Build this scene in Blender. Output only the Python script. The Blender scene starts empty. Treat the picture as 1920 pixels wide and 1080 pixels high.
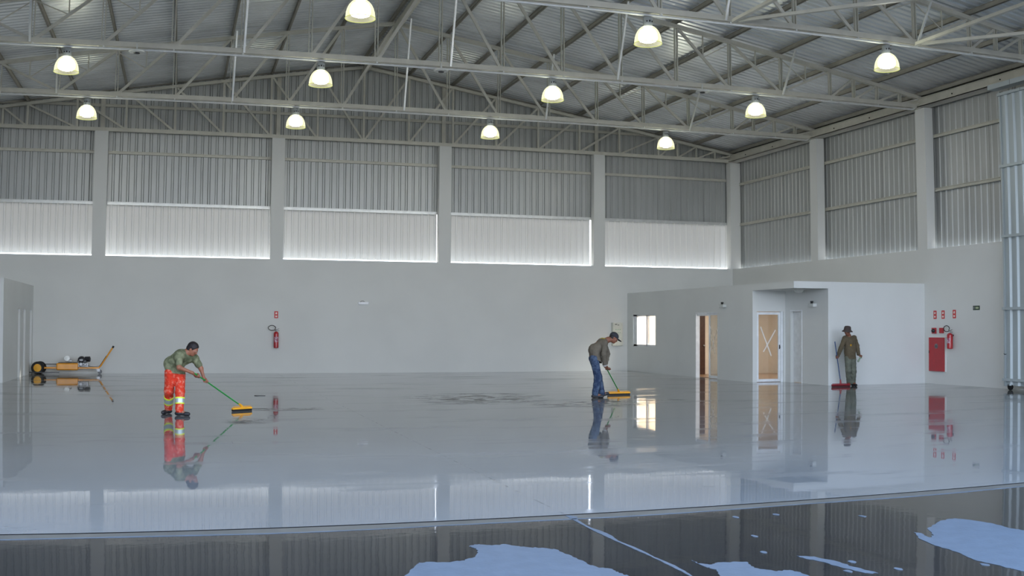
import bpy, math, random
import numpy as np
from mathutils import Matrix, Vector
from mathutils.geometry import tessellate_polygon
random.seed(7)
SC = bpy.context.scene
COL = SC.collection
PI = math.pi

# ------------------------------------------------------------------ camera (compact camera lens with its barrel distortion)
PERSP = False
cam = bpy.data.cameras.new('camera')
camo = bpy.data.objects.new('camera', cam); COL.objects.link(camo)
M = Matrix(((0.95473886, -0.01457664, -0.29708792), (-0.29742011, -0.03378482, -0.95414876), (0.00387122, 0.99932282, -0.03659106))).to_4x4()
M.translation = Vector((8.79229462, -37.73776312, 1.62208591))
camo.matrix_world = M
cam.sensor_fit = 'HORIZONTAL'; cam.sensor_width = 36; cam.sensor_height = 20.25
cam.clip_start = 0.05; cam.clip_end = 400
if PERSP:
    cam.lens = 2020.35 * 36 / 1920 * .985
else:
    cam.type = 'PANO'
    cam.panorama_type = 'FISHEYE_LENS_POLYNOMIAL'
    cam.fisheye_fov = 3.1
    cam.fisheye_polynomial_k0 = 0
    cam.fisheye_polynomial_k1 = -2.63772127e-02
    cam.fisheye_polynomial_k2 = -8.84060186e-06
    cam.fisheye_polynomial_k3 = 4.46647253e-06
    cam.fisheye_polynomial_k4 = -6.97417477e-08
SC.camera = camo

# ------------------------------------------------------------------ world, sun, exposure
SC.view_settings.view_transform = 'Standard'
SC.view_settings.look = 'None'
SC.view_settings.gamma = 1
SC.view_settings.use_curve_mapping = False
SC.view_settings.exposure = 0.70
SC.cycles.use_denoising = True
SC.cycles.max_bounces = 10
SC.cycles.diffuse_bounces = 6
SC.cycles.glossy_bounces = 5
SC.cycles.transmission_bounces = 6
SC.cycles.sample_clamp_indirect = 6
SC.cycles.caustics_reflective = False
SC.cycles.caustics_refractive = False
W = bpy.data.worlds.new('sky'); SC.world = W; W.use_nodes = True
nt = W.node_tree; nt.nodes.clear()
geo = nt.nodes.new('ShaderNodeTexCoord'); sep = nt.nodes.new('ShaderNodeSeparateXYZ')
rampn = nt.nodes.new('ShaderNodeValToRGB'); bg = nt.nodes.new('ShaderNodeBackground'); out = nt.nodes.new('ShaderNodeOutputWorld')
nt.links.new(geo.outputs['Generated'], sep.inputs[0]); nt.links.new(sep.outputs[2], rampn.inputs[0])
r = rampn.color_ramp
r.elements[0].position = 0.0; r.elements[0].color = (0.86, 0.92, 1.0, 1)
r.elements[1].position = 0.6; r.elements[1].color = (0.42, 0.60, 0.95, 1)
nt.links.new(rampn.outputs[0], bg.inputs[0]); bg.inputs[1].default_value = 3.4
nt.links.new(bg.outputs[0], out.inputs[0])
sl = bpy.data.lights.new('sun', 'SUN'); sl.energy = 11.0; sl.angle = 0.02; sl.color = (1.0, 0.93, 0.82)
so = bpy.data.objects.new('sun', sl); COL.objects.link(so)
so.rotation_euler = (Vector((-0.35, -0.62, -1.0))).to_track_quat('-Z', 'Y').to_euler()

# ------------------------------------------------------------------ materials
def lin(c):
    return tuple(((v / 255.0) / 12.92 if v / 255.0 <= 0.04045 else ((v / 255.0 + 0.055) / 1.055) ** 2.4) for v in c) + (1.0,)
class NT:
    def __init__(s, name):
        s.m = bpy.data.materials.new(name); s.m.use_nodes = True; s.t = s.m.node_tree
        s.b = s.t.nodes['Principled BSDF']; s.o = s.t.nodes['Material Output']
    def n(s, typ, **kw):
        x = s.t.nodes.new(typ)
        for k, v in kw.items():
            if k in x.inputs: x.inputs[k].default_value = v
            else: setattr(x, k, v)
        return x
    def l(s, a, b): s.t.links.new(a, b)
    def obj(s):
        return s.n('ShaderNodeTexCoord').outputs['Object']
def mat(name, rgb, rough=.5, metal=0., var=.06, scale=6., bump=0., bscale=40., coat=0., spec=.5):
    m = NT(name); b = m.b
    co = m.obj()
    nz = m.n('ShaderNodeTexNoise', Scale=scale, Detail=3.0); m.l(co, nz.inputs['Vector'])
    c = lin(rgb)
    rp = m.n('ShaderNodeValToRGB'); rp.color_ramp.elements[0].position = .35; rp.color_ramp.elements[1].position = .65
    rp.color_ramp.elements[0].color = tuple(v * (1 - var) for v in c[:3]) + (1,)
    rp.color_ramp.elements[1].color = tuple(min(1, v * (1 + var)) for v in c[:3]) + (1,)
    m.l(nz.outputs[0], rp.inputs[0]); m.l(rp.outputs[0], b.inputs['Base Color'])
    b.inputs['Roughness'].default_value = rough; b.inputs['Metallic'].default_value = metal
    b.inputs['Coat Weight'].default_value = coat; b.inputs['Specular IOR Level'].default_value = spec
    if bump:
        n2 = m.n('ShaderNodeTexNoise', Scale=bscale, Detail=4.0); m.l(co, n2.inputs['Vector'])
        bp = m.n('ShaderNodeBump', Strength=bump, Distance=.02); m.l(n2.outputs[0], bp.inputs['Height']); m.l(bp.outputs[0], b.inputs['Normal'])
    return m.m
def emis(name, rgb, s, transp=0.):
    m = NT(name); e = m.n('ShaderNodeEmission', Color=lin(rgb), Strength=s)
    if transp:
        tr = m.n('ShaderNodeBsdfTransparent'); mx = m.n('ShaderNodeMixShader', Fac=transp)
        m.l(e.outputs[0], mx.inputs[1]); m.l(tr.outputs[0], mx.inputs[2]); m.l(mx.outputs[0], m.o.inputs[0])
    else: m.l(e.outputs[0], m.o.inputs[0])
    return m.m

WHITE = mat('white_wall_paint', (214, 216, 214), .75, var=.025, scale=.6, bump=.03, bscale=25, spec=.3)
OFFW = mat('office_wall_paint', (216, 219, 218), .7, var=.02, scale=.8, spec=.3)
CREAM = mat('cream_room_paint', (226, 212, 194), .7, var=.03)
STEEL = mat('grey_painted_steel', (194, 193, 183), .5, var=.06, scale=3)
PURL = mat('grey_purlin_paint', (152, 150, 141), .6, var=.08, scale=3)
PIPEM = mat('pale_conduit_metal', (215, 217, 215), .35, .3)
DOORW = mat('white_door_paint', (222, 226, 228), .45)
FRAMEW = mat('white_frame_enamel', (232, 236, 240), .3)
BROWN = mat('brown_wood', (72, 46, 36), .5, var=.15, scale=10)
TILE = mat('brown_floor_tile', (150, 118, 90), .3)
BLACK = mat('black_rubber', (16, 16, 18), .5, spec=.3)
DARKM = mat('dark_engine_metal', (28, 28, 34), .35)
ALU = mat('bright_engine_metal', (170, 172, 175), .4, .4)
YEL = mat('machine_yellow_paint', (234, 154, 8), .4, coat=.3)
YELRIM = mat('yellow_rim_paint', (232, 168, 26), .4)
RED = mat('fire_red_enamel', (170, 18, 32), .3, coat=.4)
REDS = mat('sign_red', (196, 44, 44), .5)
WSIGN = mat('sign_white', (236, 228, 220), .5)
BLKPL = mat('black_plastic', (22, 22, 24), .4)
DKGRN = mat('dark_green_sign', (26, 60, 40), .5)
GREYPL = mat('grey_plastic', (200, 204, 202), .4)
LAMPB = mat('lamp_housing_grey', (158, 164, 166), .45, .2)
PANELG = mat('panel_beige_enamel', (206, 208, 198), .45)
GREENL = mat('green_indicator', (30, 150, 90), .4)
SQY = mat('squeegee_yellow', (240, 168, 30), .4)
SQR = mat('squeegee_red', (140, 18, 34), .4)
POLG = mat('pole_green', (30, 150, 62), .35)
POLB = mat('pole_blue', (28, 70, 120), .35)
GROOVE = mat('dark_track_steel', (14, 14, 15), .8, 0, spec=.05)
BAND = mat('threshold_concrete', (92, 89, 82), .45, var=.12, scale=5)
FOAM = mat('pale_soapy_film', (86, 97, 108), .45, var=.08, scale=7, bump=.1, bscale=30)
GROUND = mat('pale_outdoor_concrete', (176, 172, 164), .85, var=.1, scale=.5)
LAMPGLOW = emis('lamp_arc_glow', (255, 255, 236), 10.)
GREENGL = emis('green_led_glow', (60, 220, 140), 1.2)

def sheet_mat(name, rgb, rough, metal, streak=.08, seam='xy'):
    m = NT(name); b = m.b; co = m.obj()
    mp = m.n('ShaderNodeMapping'); mp.inputs['Scale'].default_value = (1.0, 1.0, .25); m.l(co, mp.inputs[0])
    nz = m.n('ShaderNodeTexNoise', Scale=1.3, Detail=4.0); m.l(mp.outputs[0], nz.inputs['Vector'])
    c = lin(rgb); rp = m.n('ShaderNodeValToRGB')
    rp.color_ramp.elements[0].position = .3; rp.color_ramp.elements[1].position = .7
    rp.color_ramp.elements[0].color = tuple(v * (1 - streak) for v in c[:3]) + (1,)
    rp.color_ramp.elements[1].color = tuple(v * (1 + streak) for v in c[:3]) + (1,)
    m.l(nz.outputs[0], rp.inputs[0])
    sp = m.n('ShaderNodeSeparateXYZ'); m.l(co, sp.inputs[0]); ad = m.n('ShaderNodeMath', operation='ADD')
    if seam != 'y': m.l(sp.outputs[0], ad.inputs[0])
    m.l(sp.outputs[1], ad.inputs[1]); wr = m.n('ShaderNodeMath', operation='PINGPONG'); m.l(ad.outputs[0], wr.inputs[0]); wr.inputs[1].default_value = .5
    lt = m.n('ShaderNodeMath', operation='LESS_THAN'); m.l(wr.outputs[0], lt.inputs[0]); lt.inputs[1].default_value = .007
    fa = m.n('ShaderNodeMath', operation='MULTIPLY'); m.l(lt.outputs[0], fa.inputs[0]); fa.inputs[1].default_value = .75
    mxs = m.n('ShaderNodeMix', data_type='RGBA'); m.l(fa.outputs[0], mxs.inputs[0]); m.l(rp.outputs[0], mxs.inputs[6]); mxs.inputs[7].default_value = (.02, .02, .022, 1)
    m.l(mxs.outputs[2], b.inputs['Base Color'])
    b.inputs['Metallic'].default_value = metal
    mr = m.n('ShaderNodeMapRange'); mr.inputs['To Min'].default_value = rough - .05; mr.inputs['To Max'].default_value = rough + .05
    m.l(nz.outputs[0], mr.inputs['Value']); m.l(mr.outputs[0], b.inputs['Roughness'])
    n2 = m.n('ShaderNodeTexNoise', Scale=3.0, Detail=2.0); m.l(co, n2.inputs['Vector'])
    bp = m.n('ShaderNodeBump', Strength=.25, Distance=.02); m.l(n2.outputs[0], bp.inputs['Height']); m.l(bp.outputs[0], b.inputs['Normal'])
    return m.m
SHEET = sheet_mat('galvanised_wall_sheet', (172, 175, 174), .40, .22)
ROOFS = sheet_mat('galvanised_roof_sheet', (216, 221, 224), .32, .38, .10, 'y')
DOORS = sheet_mat('galvanised_door_sheet', (176, 186, 190), .48, .2)
# translucent fibreglass strip
m = NT('translucent_fibreglass'); tl = m.n('ShaderNodeBsdfTranslucent', Color=lin((238, 235, 228))); df = m.n('ShaderNodeBsdfDiffuse', Color=lin((192, 193, 191)))
mx = m.n('ShaderNodeMixShader', Fac=.033); m.l(df.outputs[0], mx.inputs[1]); m.l(tl.outputs[0], mx.inputs[2]); m.l(mx.outputs[0], m.o.inputs[0]); FIBRE = m.m
# lamp dome of prismatic acrylic
m = NT('glowing_acrylic_dome'); e = m.n('ShaderNodeEmission', Color=lin((255, 250, 205)), Strength=.9); g = m.n('ShaderNodeBsdfTransparent', Color=(.95, .97, .88, 1))
lw = m.n('ShaderNodeLayerWeight', Blend=.35); mr = m.n('ShaderNodeMapRange'); mr.inputs['To Min'].default_value = .72; mr.inputs['To Max'].default_value = .12
m.l(lw.outputs['Facing'], mr.inputs['Value']); mx = m.n('ShaderNodeMixShader'); m.l(mr.outputs[0], mx.inputs[0]); m.l(e.outputs[0], mx.inputs[1]); m.l(g.outputs[0], mx.inputs[2]); m.l(mx.outputs[0], m.o.inputs[0]); DOME = m.m
# glass
def glass(name, tint, haze):
    m = NT(name); t = m.n('ShaderNodeBsdfTransparent', Color=tint); g = m.n('ShaderNodeBsdfGlossy', Roughness=.03); d = m.n('ShaderNodeBsdfDiffuse', Color=(.6, .6, .58, 1))
    fr = m.n('ShaderNodeFresnel', IOR=1.45); a = m.n('ShaderNodeMixShader'); b_ = m.n('ShaderNodeMixShader', Fac=haze)
    m.l(t.outputs[0], b_.inputs[1]); m.l(d.outputs[0], b_.inputs[2]); a.inputs[0].default_value = .07; m.l(b_.outputs[0], a.inputs[1]); m.l(g.outputs[0], a.inputs[2]); m.l(a.outputs[0], m.o.inputs[0]); return m.m
GLASS = glass('clear_glass', (.95, .96, .95, 1), .02)
GLASSH = glass('hazy_glass', (.9, .9, .86, 1), .35)
TAPE = mat('white_masking_tape', (226, 222, 214), .7)

def floor_mat():
    m = NT('glossy_wet_floor_paint'); b = m.b; co = m.obj()
    sp = m.n('ShaderNodeSeparateXYZ'); m.l(co, sp.inputs[0])
    def math_(op, a, b2=None, clamp=False):
        x = m.n('ShaderNodeMath', operation=op, use_clamp=clamp)
        for i, v in enumerate((a, b2)):
            if v is None: continue
            if isinstance(v, (int, float)): x.inputs[i].default_value = v
            else: m.l(v, x.inputs[i])
        return x.outputs[0]
    # slow mottling of the coat
    n1 = m.n('ShaderNodeTexNoise', Scale=.35, Detail=5.0); m.l(co, n1.inputs['Vector'])
    mp = m.n('ShaderNodeMapping'); mp.inputs['Scale'].default_value = (.35, 1.2, 1); m.l(co, mp.inputs[0])
    n2 = m.n('ShaderNodeTexNoise', Scale=1.1, Detail=8.0, Roughness=.6); m.l(mp.outputs[0], n2.inputs['Vector'])
    rp = m.n('ShaderNodeValToRGB'); e = rp.color_ramp.elements
    e[0].position = .3; e[0].color = lin((106, 109, 110)); e[1].position = .7; e[1].color = lin((122, 124, 124))
    m.l(n1.outputs[0], rp.inputs[0])
    # dark dirty water traces
    def spot(x, y, rx, ry):
        dx = math_('DIVIDE', math_('SUBTRACT', sp.outputs[0], x), rx); dy = math_('DIVIDE', math_('SUBTRACT', sp.outputs[1], y), ry)
        return math_('SUBTRACT', 1.0, math_('ADD', math_('MULTIPLY', dx, dx), math_('MULTIPLY', dy, dy)), True)
    st = math_('ADD', spot(15.4, -14.0, 2.0, 2.4), spot(17.2, -16.4, 1.6, 1.0))
    st = math_('ADD', st, spot(9.9, -19.0, .45, .9)); st = math_('ADD', st, spot(10.8, -16.4, 1.2, .5)); st = math_('ADD', st, spot(18.5, -15.6, 1.6, .5))
    nr = m.n('ShaderNodeTexNoise', Scale=2.6, Detail=9.0, Roughness=.7); mp2 = m.n('ShaderNodeMapping'); mp2.inputs['Scale'].default_value = (.8, 1.0, 1); m.l(co, mp2.inputs[0]); m.l(mp2.outputs[0], nr.inputs['Vector'])
    thr = m.n('ShaderNodeMapRange'); thr.inputs['From Min'].default_value = .46; thr.inputs['From Max'].default_value = .56; m.l(nr.outputs[0], thr.inputs['Value'])
    dark = math_('MULTIPLY', math_('MULTIPLY', st, thr.outputs[0]), .85, True)
    # sparse streaks elsewhere
    t2 = m.n('ShaderNodeMapRange'); t2.inputs['From Min'].default_value = .66; t2.inputs['From Max'].default_value = .70; m.l(n2.outputs[0], t2.inputs['Value'])
    dark = math_('MAXIMUM', dark, math_('MULTIPLY', t2.outputs[0], .12))
    # joints
    def joint(coord, at, w=.006):
        d = math_('ABSOLUTE', math_('SUBTRACT', coord, at)); return math_('LESS_THAN', d, w)
    j = joint(sp.outputs[0], 12.02, .009)
    for v in (6.0, 9.5, 18.0, 24.0): j = math_('MAXIMUM', j, math_('MULTIPLY', joint(sp.outputs[0], v), .35))
    for v in (-5.8, -11.6, -17.4, -23.2): j = math_('MAXIMUM', j, math_('MULTIPLY', joint(sp.outputs[1], v, .008), .12))
    dark = math_('MAXIMUM', dark, math_('MULTIPLY', math_('MULTIPLY', j, thr.outputs[0]), .55))
    mc = m.n('ShaderNodeMix', data_type='RGBA'); m.l(dark, mc.inputs[0]); m.l(rp.outputs[0], mc.inputs[6]); mc.inputs[7].default_value = lin((52, 54, 56))
    m.l(mc.outputs[2], b.inputs['Base Color'])
    # wetness: mirror-like film broken by dull squeegeed islands
    n3 = m.n('ShaderNodeTexNoise', Scale=.9, Detail=7.0, Roughness=.62); m.l(mp.outputs[0], n3.inputs['Vector'])
    w = m.n('ShaderNodeMapRange'); w.inputs['From Min'].default_value = .50; w.inputs['From Max'].default_value = .64
    w.inputs['To Min'].default_value = .025; w.inputs['To Max'].default_value = .17; m.l(n3.outputs[0], w.inputs['Value'])
    m.l(math_('ADD', w.outputs[0], math_('MULTIPLY', dark, .42)), b.inputs['Roughness'])
    b.inputs['IOR'].default_value = 1.42; b.inputs['Specular IOR Level'].default_value = .5
    n4 = m.n('ShaderNodeTexNoise', Scale=1.6, Detail=2.0); m.l(co, n4.inputs['Vector'])
    bp = m.n('ShaderNodeBump', Strength=.03, Distance=.02); m.l(n4.outputs[0], bp.inputs['Height'])
    bp2 = m.n('ShaderNodeBump', Strength=.03, Distance=.004); m.l(n3.outputs[0], bp2.inputs['Height']); m.l(bp.outputs[0], bp2.inputs['Normal'])
    m.l(bp2.outputs[0], b.inputs['Normal'])
    return m.m
FLOOR = floor_mat()
def apron_mat():
    m = NT('wet_dark_concrete'); b = m.b; co = m.obj()
    n1 = m.n('ShaderNodeTexNoise', Scale=1.5, Detail=8.0, Roughness=.65); m.l(co, n1.inputs['Vector'])
    rp = m.n('ShaderNodeValToRGB'); e = rp.color_ramp.elements
    e[0].position = .3; e[0].color = lin((30, 30, 31)); e[1].position = .7; e[1].color = lin((43, 42, 42)); m.l(n1.outputs[0], rp.inputs[0]); m.l(rp.outputs[0], b.inputs['Base Color'])
    b.inputs['Roughness'].default_value = .04; b.inputs['IOR'].default_value = 1.33
    n2 = m.n('ShaderNodeTexNoise', Scale=4.0, Detail=3.0); m.l(co, n2.inputs['Vector'])
    bp = m.n('ShaderNodeBump', Strength=.06, Distance=.01); m.l(n2.outputs[0], bp.inputs['Height']); m.l(bp.outputs[0], b.inputs['Normal'])
    return m.m
APRON = apron_mat()

# ------------------------------------------------------------------ mesh helpers
class MB:
    def __init__(s): s.v = []; s.f = []; s.mi = []; s.m = 0; s.pieces = []
    def add(s, vs, fs):
        o = len(s.v); s.v += [tuple(map(float, p)) for p in vs]
        f0 = len(s.f)
        for f in fs: s.f.append([i + o for i in f]); s.mi.append(s.m)
        s.pieces.append((o, len(s.v), f0, len(s.f)))
        return s
    def box(s, a, b):
        (x0, y0, z0), (x1, y1, z1) = a, b
        x0, x1 = min(x0, x1), max(x0, x1); y0, y1 = min(y0, y1), max(y0, y1); z0, z1 = min(z0, z1), max(z0, z1)
        return s.add([(x0, y0, z0), (x1, y0, z0), (x1, y1, z0), (x0, y1, z0), (x0, y0, z1), (x1, y0, z1), (x1, y1, z1), (x0, y1, z1)],
                     [(3, 2, 1, 0), (4, 5, 6, 7), (0, 1, 5, 4), (1, 2, 6, 5), (2, 3, 7, 6), (3, 0, 4, 7)])
    def beam(s, p, q, w, h, up=(0, 0, 1)):
        p, q = Vector(p), Vector(q); d = (q - p).normalized(); up = Vector(up)
        if abs(d.dot(up)) > .98: up = Vector((0, 1, 0))
        a = d.cross(up).normalized() * w / 2; b = a.cross(d).normalized() * h / 2
        vs = [c + i * a + j * b for c in (p, q) for i, j in ((-1, -1), (1, -1), (1, 1), (-1, 1))]
        return s.add(vs, [(3, 2, 1, 0), (4, 5, 6, 7), (0, 1, 5, 4), (1, 2, 6, 5), (2, 3, 7, 6), (3, 0, 4, 7)])
    def tube(s, pts, r, n=10, closed=False):
        pts = [Vector(p) for p in pts]; rs = r if isinstance(r, (list, tuple)) else [r] * len(pts)
        vs = []; prev = None
        for i, p in enumerate(pts):
            d = (pts[min(i + 1, len(pts) - 1)] - pts[max(i - 1, 0)])
            if closed: d = pts[(i + 1) % len(pts)] - pts[i - 1]
            d.normalize()
            if prev is None:
                u = Vector((0, 0, 1)) if abs(d.z) < .9 else Vector((0, 1, 0)); a = d.cross(u).normalized()
            else: a = (prev - d * prev.dot(d)).normalized()
            prev = a; b = d.cross(a)
            vs += [p + rs[i] * (math.cos(2 * PI * k / n) * a + math.sin(2 * PI * k / n) * b) for k in range(n)]
        fs = []
        L = len(pts)
        for i in range(L if closed else L - 1):
            for k in range(n):
                j = (i + 1) % L; fs.append((i * n + k, i * n + (k + 1) % n, j * n + (k + 1) % n, j * n + k))
        if not closed: fs += [tuple(range(n))[::-1], tuple((L - 1) * n + k for k in range(n))]
        return s.add(vs, fs)
    def lathe(s, prof, c=(0, 0, 0), n=24, R=None):
        vs = []; c = Vector(c)
        for (rr, z) in prof:
            for k in range(n):
                p = Vector((rr * math.cos(2 * PI * k / n), rr * math.sin(2 * PI * k / n), z))
                if R is not None: p = R @ p
                vs.append(c + p)
        fs = [(i * n + k, i * n + (k + 1) % n, (i + 1) * n + (k + 1) % n, (i + 1) * n + k) for i in range(len(prof) - 1) for k in range(n)]
        fs += [tuple(range(n))[::-1], tuple((len(prof) - 1) * n + k for k in range(n))]
        return s.add(vs, fs)
    def prism(s, poly, z0, z1):
        n = len(poly)
        vs = [(x, y, z0) for x, y in poly] + [(x, y, z1) for x, y in poly]
        return s.add(vs, [tuple(range(n))[::-1], tuple(range(n, 2 * n))] + [(i, (i + 1) % n, n + (i + 1) % n, n + i) for i in range(n)])
    def build_each(s, name, mats, parent=None, **k):
        for (v0, v1, f0, f1) in s.pieces:
            q = MB(); q.v = s.v[v0:v1]; q.f = [[i - v0 for i in f] for f in s.f[f0:f1]]; q.mi = s.mi[f0:f1]; q.build(name, mats, parent, **k)
    def build(s, name, mats, parent=None, bevel=0., smooth=False, loc=None):
        me = bpy.data.meshes.new(name); vs = s.v
        off = Vector(loc) if loc is not None else None
        if off is not None: vs = [tuple(Vector(v) - off) for v in vs]
        me.from_pydata(vs, [], s.f)
        if not isinstance(mats, (list, tuple)): mats = [mats]
        for mm in mats: me.materials.append(mm)
        if len(mats) > 1: me.polygons.foreach_set('material_index', s.mi)
        if smooth:
            me.polygons.foreach_set('use_smooth', [True] * len(me.polygons))
            try: me.set_sharp_from_angle(angle=math.radians(40))
            except Exception: pass
        me.update()
        o = bpy.data.objects.new(name, me); COL.objects.link(o)
        if off is not None: o.location = off
        if parent is not None: o.parent = parent
        if bevel:
            md = o.modifiers.new('bevel', 'BEVEL'); md.width = bevel; md.segments = 2; md.limit_method = 'ANGLE'
        return o
def tag(o, label=None, cat=None, group=None, kind=None):
    if label: o['label'] = label
    if cat: o['category'] = cat
    if group: o['group'] = group
    if kind: o['kind'] = kind
    return o
def empty(name, loc=(0, 0, 0), rz=0, **k):
    o = bpy.data.objects.new(name, None); COL.objects.link(o); o.location = loc; o.rotation_euler = (0, 0, rz); o.empty_display_size = .2
    return tag(o, **k)
def struct(mb, name, m, label=None, **k):
    return tag(mb.build(name, m, **k), label=label, kind='structure')
def copy_tree(o, parent=None):
    c = o.copy(); COL.objects.link(c)
    if parent is not None: c.parent = parent
    for ch in list(o.children): copy_tree(ch, c)
    return c

# ================================================================== SETTING
XR = 29.67; XL = 0.0; YF = -28.95; SILL = 3.95; TOPC = 8.18; RID = 15.0; SLP = .1635
def chord(x): return 10.90 - SLP * abs(x - RID)
def roofz(x): return chord(x) + .22
# floor and ground
struct(MB().box((-.3, YF, -.2), (30.1, .3, 0)), 'floor', FLOOR, 'glossy wet pale grey painted floor of the hangar')
struct(MB().box((-.3, YF - .05, -.2), (30.1, YF, -.002)), 'trim_1', GROOVE, 'thin dark door track groove along the front edge of the floor')
struct(MB().box((-.3, YF - .235, -.2), (30.1, YF - .05, 0)), 'trim_2', BAND, 'narrow grey concrete threshold strip outside the door track')
struct(MB().box((-12, -60, -.2), (42, YF - .235, 0)), 'ground', APRON, 'dark wet concrete apron in front of the hangar')
g = MB()
g.box((-120, .75, -.3), (160, 120, -.05)); g.box((-120, -150, -.3), (160, -60, -.05)); g.box((-120, -60, -.3), (-12, .75, -.05)); g.box((42, -60, -.3), (160, .75, -.05))
g.box((-12, YF - .2, -.3), (-.3, .75, -.05)); g.box((30.1, YF - .2, -.3), (42, .75, -.05)); g.box((-.3, .3, -.3), (30.1, .75, -.05))
struct(g, 'ground', GROUND, 'pale dry ground around the building')

# masonry walls
struct(MB().box((-.3, 0, 0), (30.0, .3, SILL)), 'wall_back', WHITE, 'white painted lower back wall')
w = MB(); w.box((XR, YF, 0), (30.0, 0, SILL))
struct(w, 'wall_right', WHITE, 'white painted lower right wall')
struct(MB().box((-.3, YF, 0), (0, 0, SILL)), 'wall_left', WHITE, 'white painted lower left wall')
COLX = [6.0, 12.0, 18.0, 24.0]; CW = .224
names = ['second from the left corner', 'third from the left', 'middle right', 'next to the right corner']
for i, x in enumerate(COLX):
    struct(MB().box((x - CW, 0, SILL), (x + CW, .30, TOPC)), 'column', WHITE, 'white square column standing on the back wall, %s' % ['left of the extinguisher and nearest the left block', 'above the wall extinguisher', 'above the middle of the back wall', 'above the grey electric panel'][i])
struct(MB().box((29.60, 0, SILL), (30.05, .34, TOPC)), 'column', WHITE, 'white column in the far right corner of the hangar')
struct(MB().box((-.3, 0, SILL), (.2, .34, TOPC)), 'column', WHITE, 'white column in the left corner')
for i, y in enumerate((-5.82, -11.64, -17.6, -23.4, -28.7)):
    struct(MB().box((XR, y - CW, SILL), (29.97, y + CW, TOPC)), 'column', WHITE, 'white column on the right wall, %s' % ['nearer the far corner', 'above the fire cabinet', 'behind the door leaf', 'near the opening', 'at the opening'][i])
    struct(MB().box((-.3, y - CW, SILL), (0, y + CW, TOPC)), 'column', WHITE, 'white column on the left wall, bay %s from the back' % ['one', 'two', 'three', 'four', 'five'][i])

# corrugated sheeting
def corr(length, pitch=.25, depth=.035, rib=.045):
    """profile (s, d) along the sheet: flat pans, narrow trapezoid ribs"""
    pts = []; n = int(round(length / pitch)); s = 0
    for i in range(n):
        s = i * pitch
        pts += [(s, 0), (s + pitch - 2.2 * rib, 0), (s + pitch - 1.6 * rib, depth), (s + pitch - .6 * rib, depth)]
    pts.append((n * pitch, 0)); return pts
def wallsheet(name, origin, axis, nrm, length, z0, ztop, m, label='', pitch=.25, depth=.035, thick=True, phase=0):
    """vertical corrugated sheet: axis = run direction, nrm = towards the room"""
    mb = MB(); A = Vector(axis); N = Vector(nrm); O = Vector(origin)
    pr = corr(length, pitch, depth); vs = []; fs = []
    for (s, d) in pr:
        p = O + A * s + N * (-d if phase else d); vs.append((p.x, p.y, z0)); vs.append((p.x, p.y, ztop(p.x) if callable(ztop) else ztop))
    for i in range(len(pr) - 1): fs.append((2 * i, 2 * i + 2, 2 * i + 3, 2 * i + 1))
    mb.add(vs, fs)
    return struct(mb, name, m, label)
wallsheet('wall_back_cladding', (-.3, .40, 0), (1, 0, 0), (0, -1, 0), 30.5, 5.72, lambda x: roofz(x) + .045, SHEET, 'grey corrugated metal sheeting high on the back wall', phase=1)
for i, (a, b) in enumerate(((-.3, 6), (6, 12), (12, 18), (18, 24), (24, 30.2))):
    a_ = a - .1; L = (b - .224 + .055 - a_) if b < 30 else 30.25 - a_
    wallsheet('wall_back_strip', (a_, .62, 0), (1, 0, 0), (0, -1, 0), L, 4.025, 5.80, FIBRE, depth=.05, label='pale glowing corrugated strip of the back wall, %s' % ['bay at the left end', 'bay left of the wall extinguisher', 'bay right of the wall extinguisher', 'bay left of the electric panel', 'bay in the right corner'][i], pitch=L / round(L / .25), phase=1)
wallsheet('wall_right_cladding', (30.12, .45, 0), (0, -1, 0), (-1, 0, 0), 29.75, 3.975, 8.66, SHEET, 'grey corrugated metal sheeting high on the right wall', depth=.022, phase=1)
wallsheet('wall_left_cladding', (-.42, .45, 0), (0, -1, 0), (1, 0, 0), 29.75, 3.85, 8.66, SHEET, 'grey corrugated metal sheeting high on the left wall', phase=1)
struct(MB().box((-.3, .36, 5.79), (30.2, .68, 5.81)), 'trim_30', STEEL, 'flashing closing the top of the glowing strip')
# girts
tn = 3
def trim(mb, m, label):
    global tn; struct(mb, 'trim_%d' % tn, m, label); tn += 1
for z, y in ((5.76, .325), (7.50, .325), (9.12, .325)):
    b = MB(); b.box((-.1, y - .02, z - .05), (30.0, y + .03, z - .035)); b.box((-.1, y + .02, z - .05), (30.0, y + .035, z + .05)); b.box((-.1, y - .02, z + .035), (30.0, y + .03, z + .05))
    trim(b, PIPEM if z < 6 else STEEL, 'thin horizontal steel rail across the back wall sheeting at %s level' % {5.76: 'the glowing strip', 7.5: 'upper', 9.12: 'gable'}[z])  # lowest rail gets a paler metal to stand in for light from beneath
for z in (5.72, 7.33):
    b = MB(); b.box((29.99, -28.9, z - .05), (30.04, 0, z - .035)); b.box((30.03, -28.9, z - .05), (30.05, 0, z + .05)); b.box((29.99, -28.9, z + .035), (30.04, 0, z + .05))
    trim(b, STEEL, 'thin horizontal steel rail across the right wall sheeting at %s level' % ('lower' if z < 6 else 'upper'))
for x in COLX:
    trim(MB().box((x - .07, .30, TOPC), (x + .07, .345, roofz(x) - .1)), STEEL, 'slim steel gable post above the back wall column at %d metres' % x)
# roof
def roof(name, x0, x1, label):
    mb = MB(); pr = corr(30.25, .25, .04); vs = []; fs = []
    for (s, d) in pr:
        y = .75 - s
        for x in (x0, x1): vs.append((x, y, roofz(x) + d))
    for i in range(len(pr) - 1): fs.append((2 * i, 2 * i + 1, 2 * i + 3, 2 * i + 2))
    mb.add(vs, fs); struct(mb, name, ROOFS, label)
roof('ceiling_left', -.9, RID, 'corrugated metal roof underside, left slope')
roof('ceiling_right', RID, 30.9, 'corrugated metal roof underside, right slope')
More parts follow.
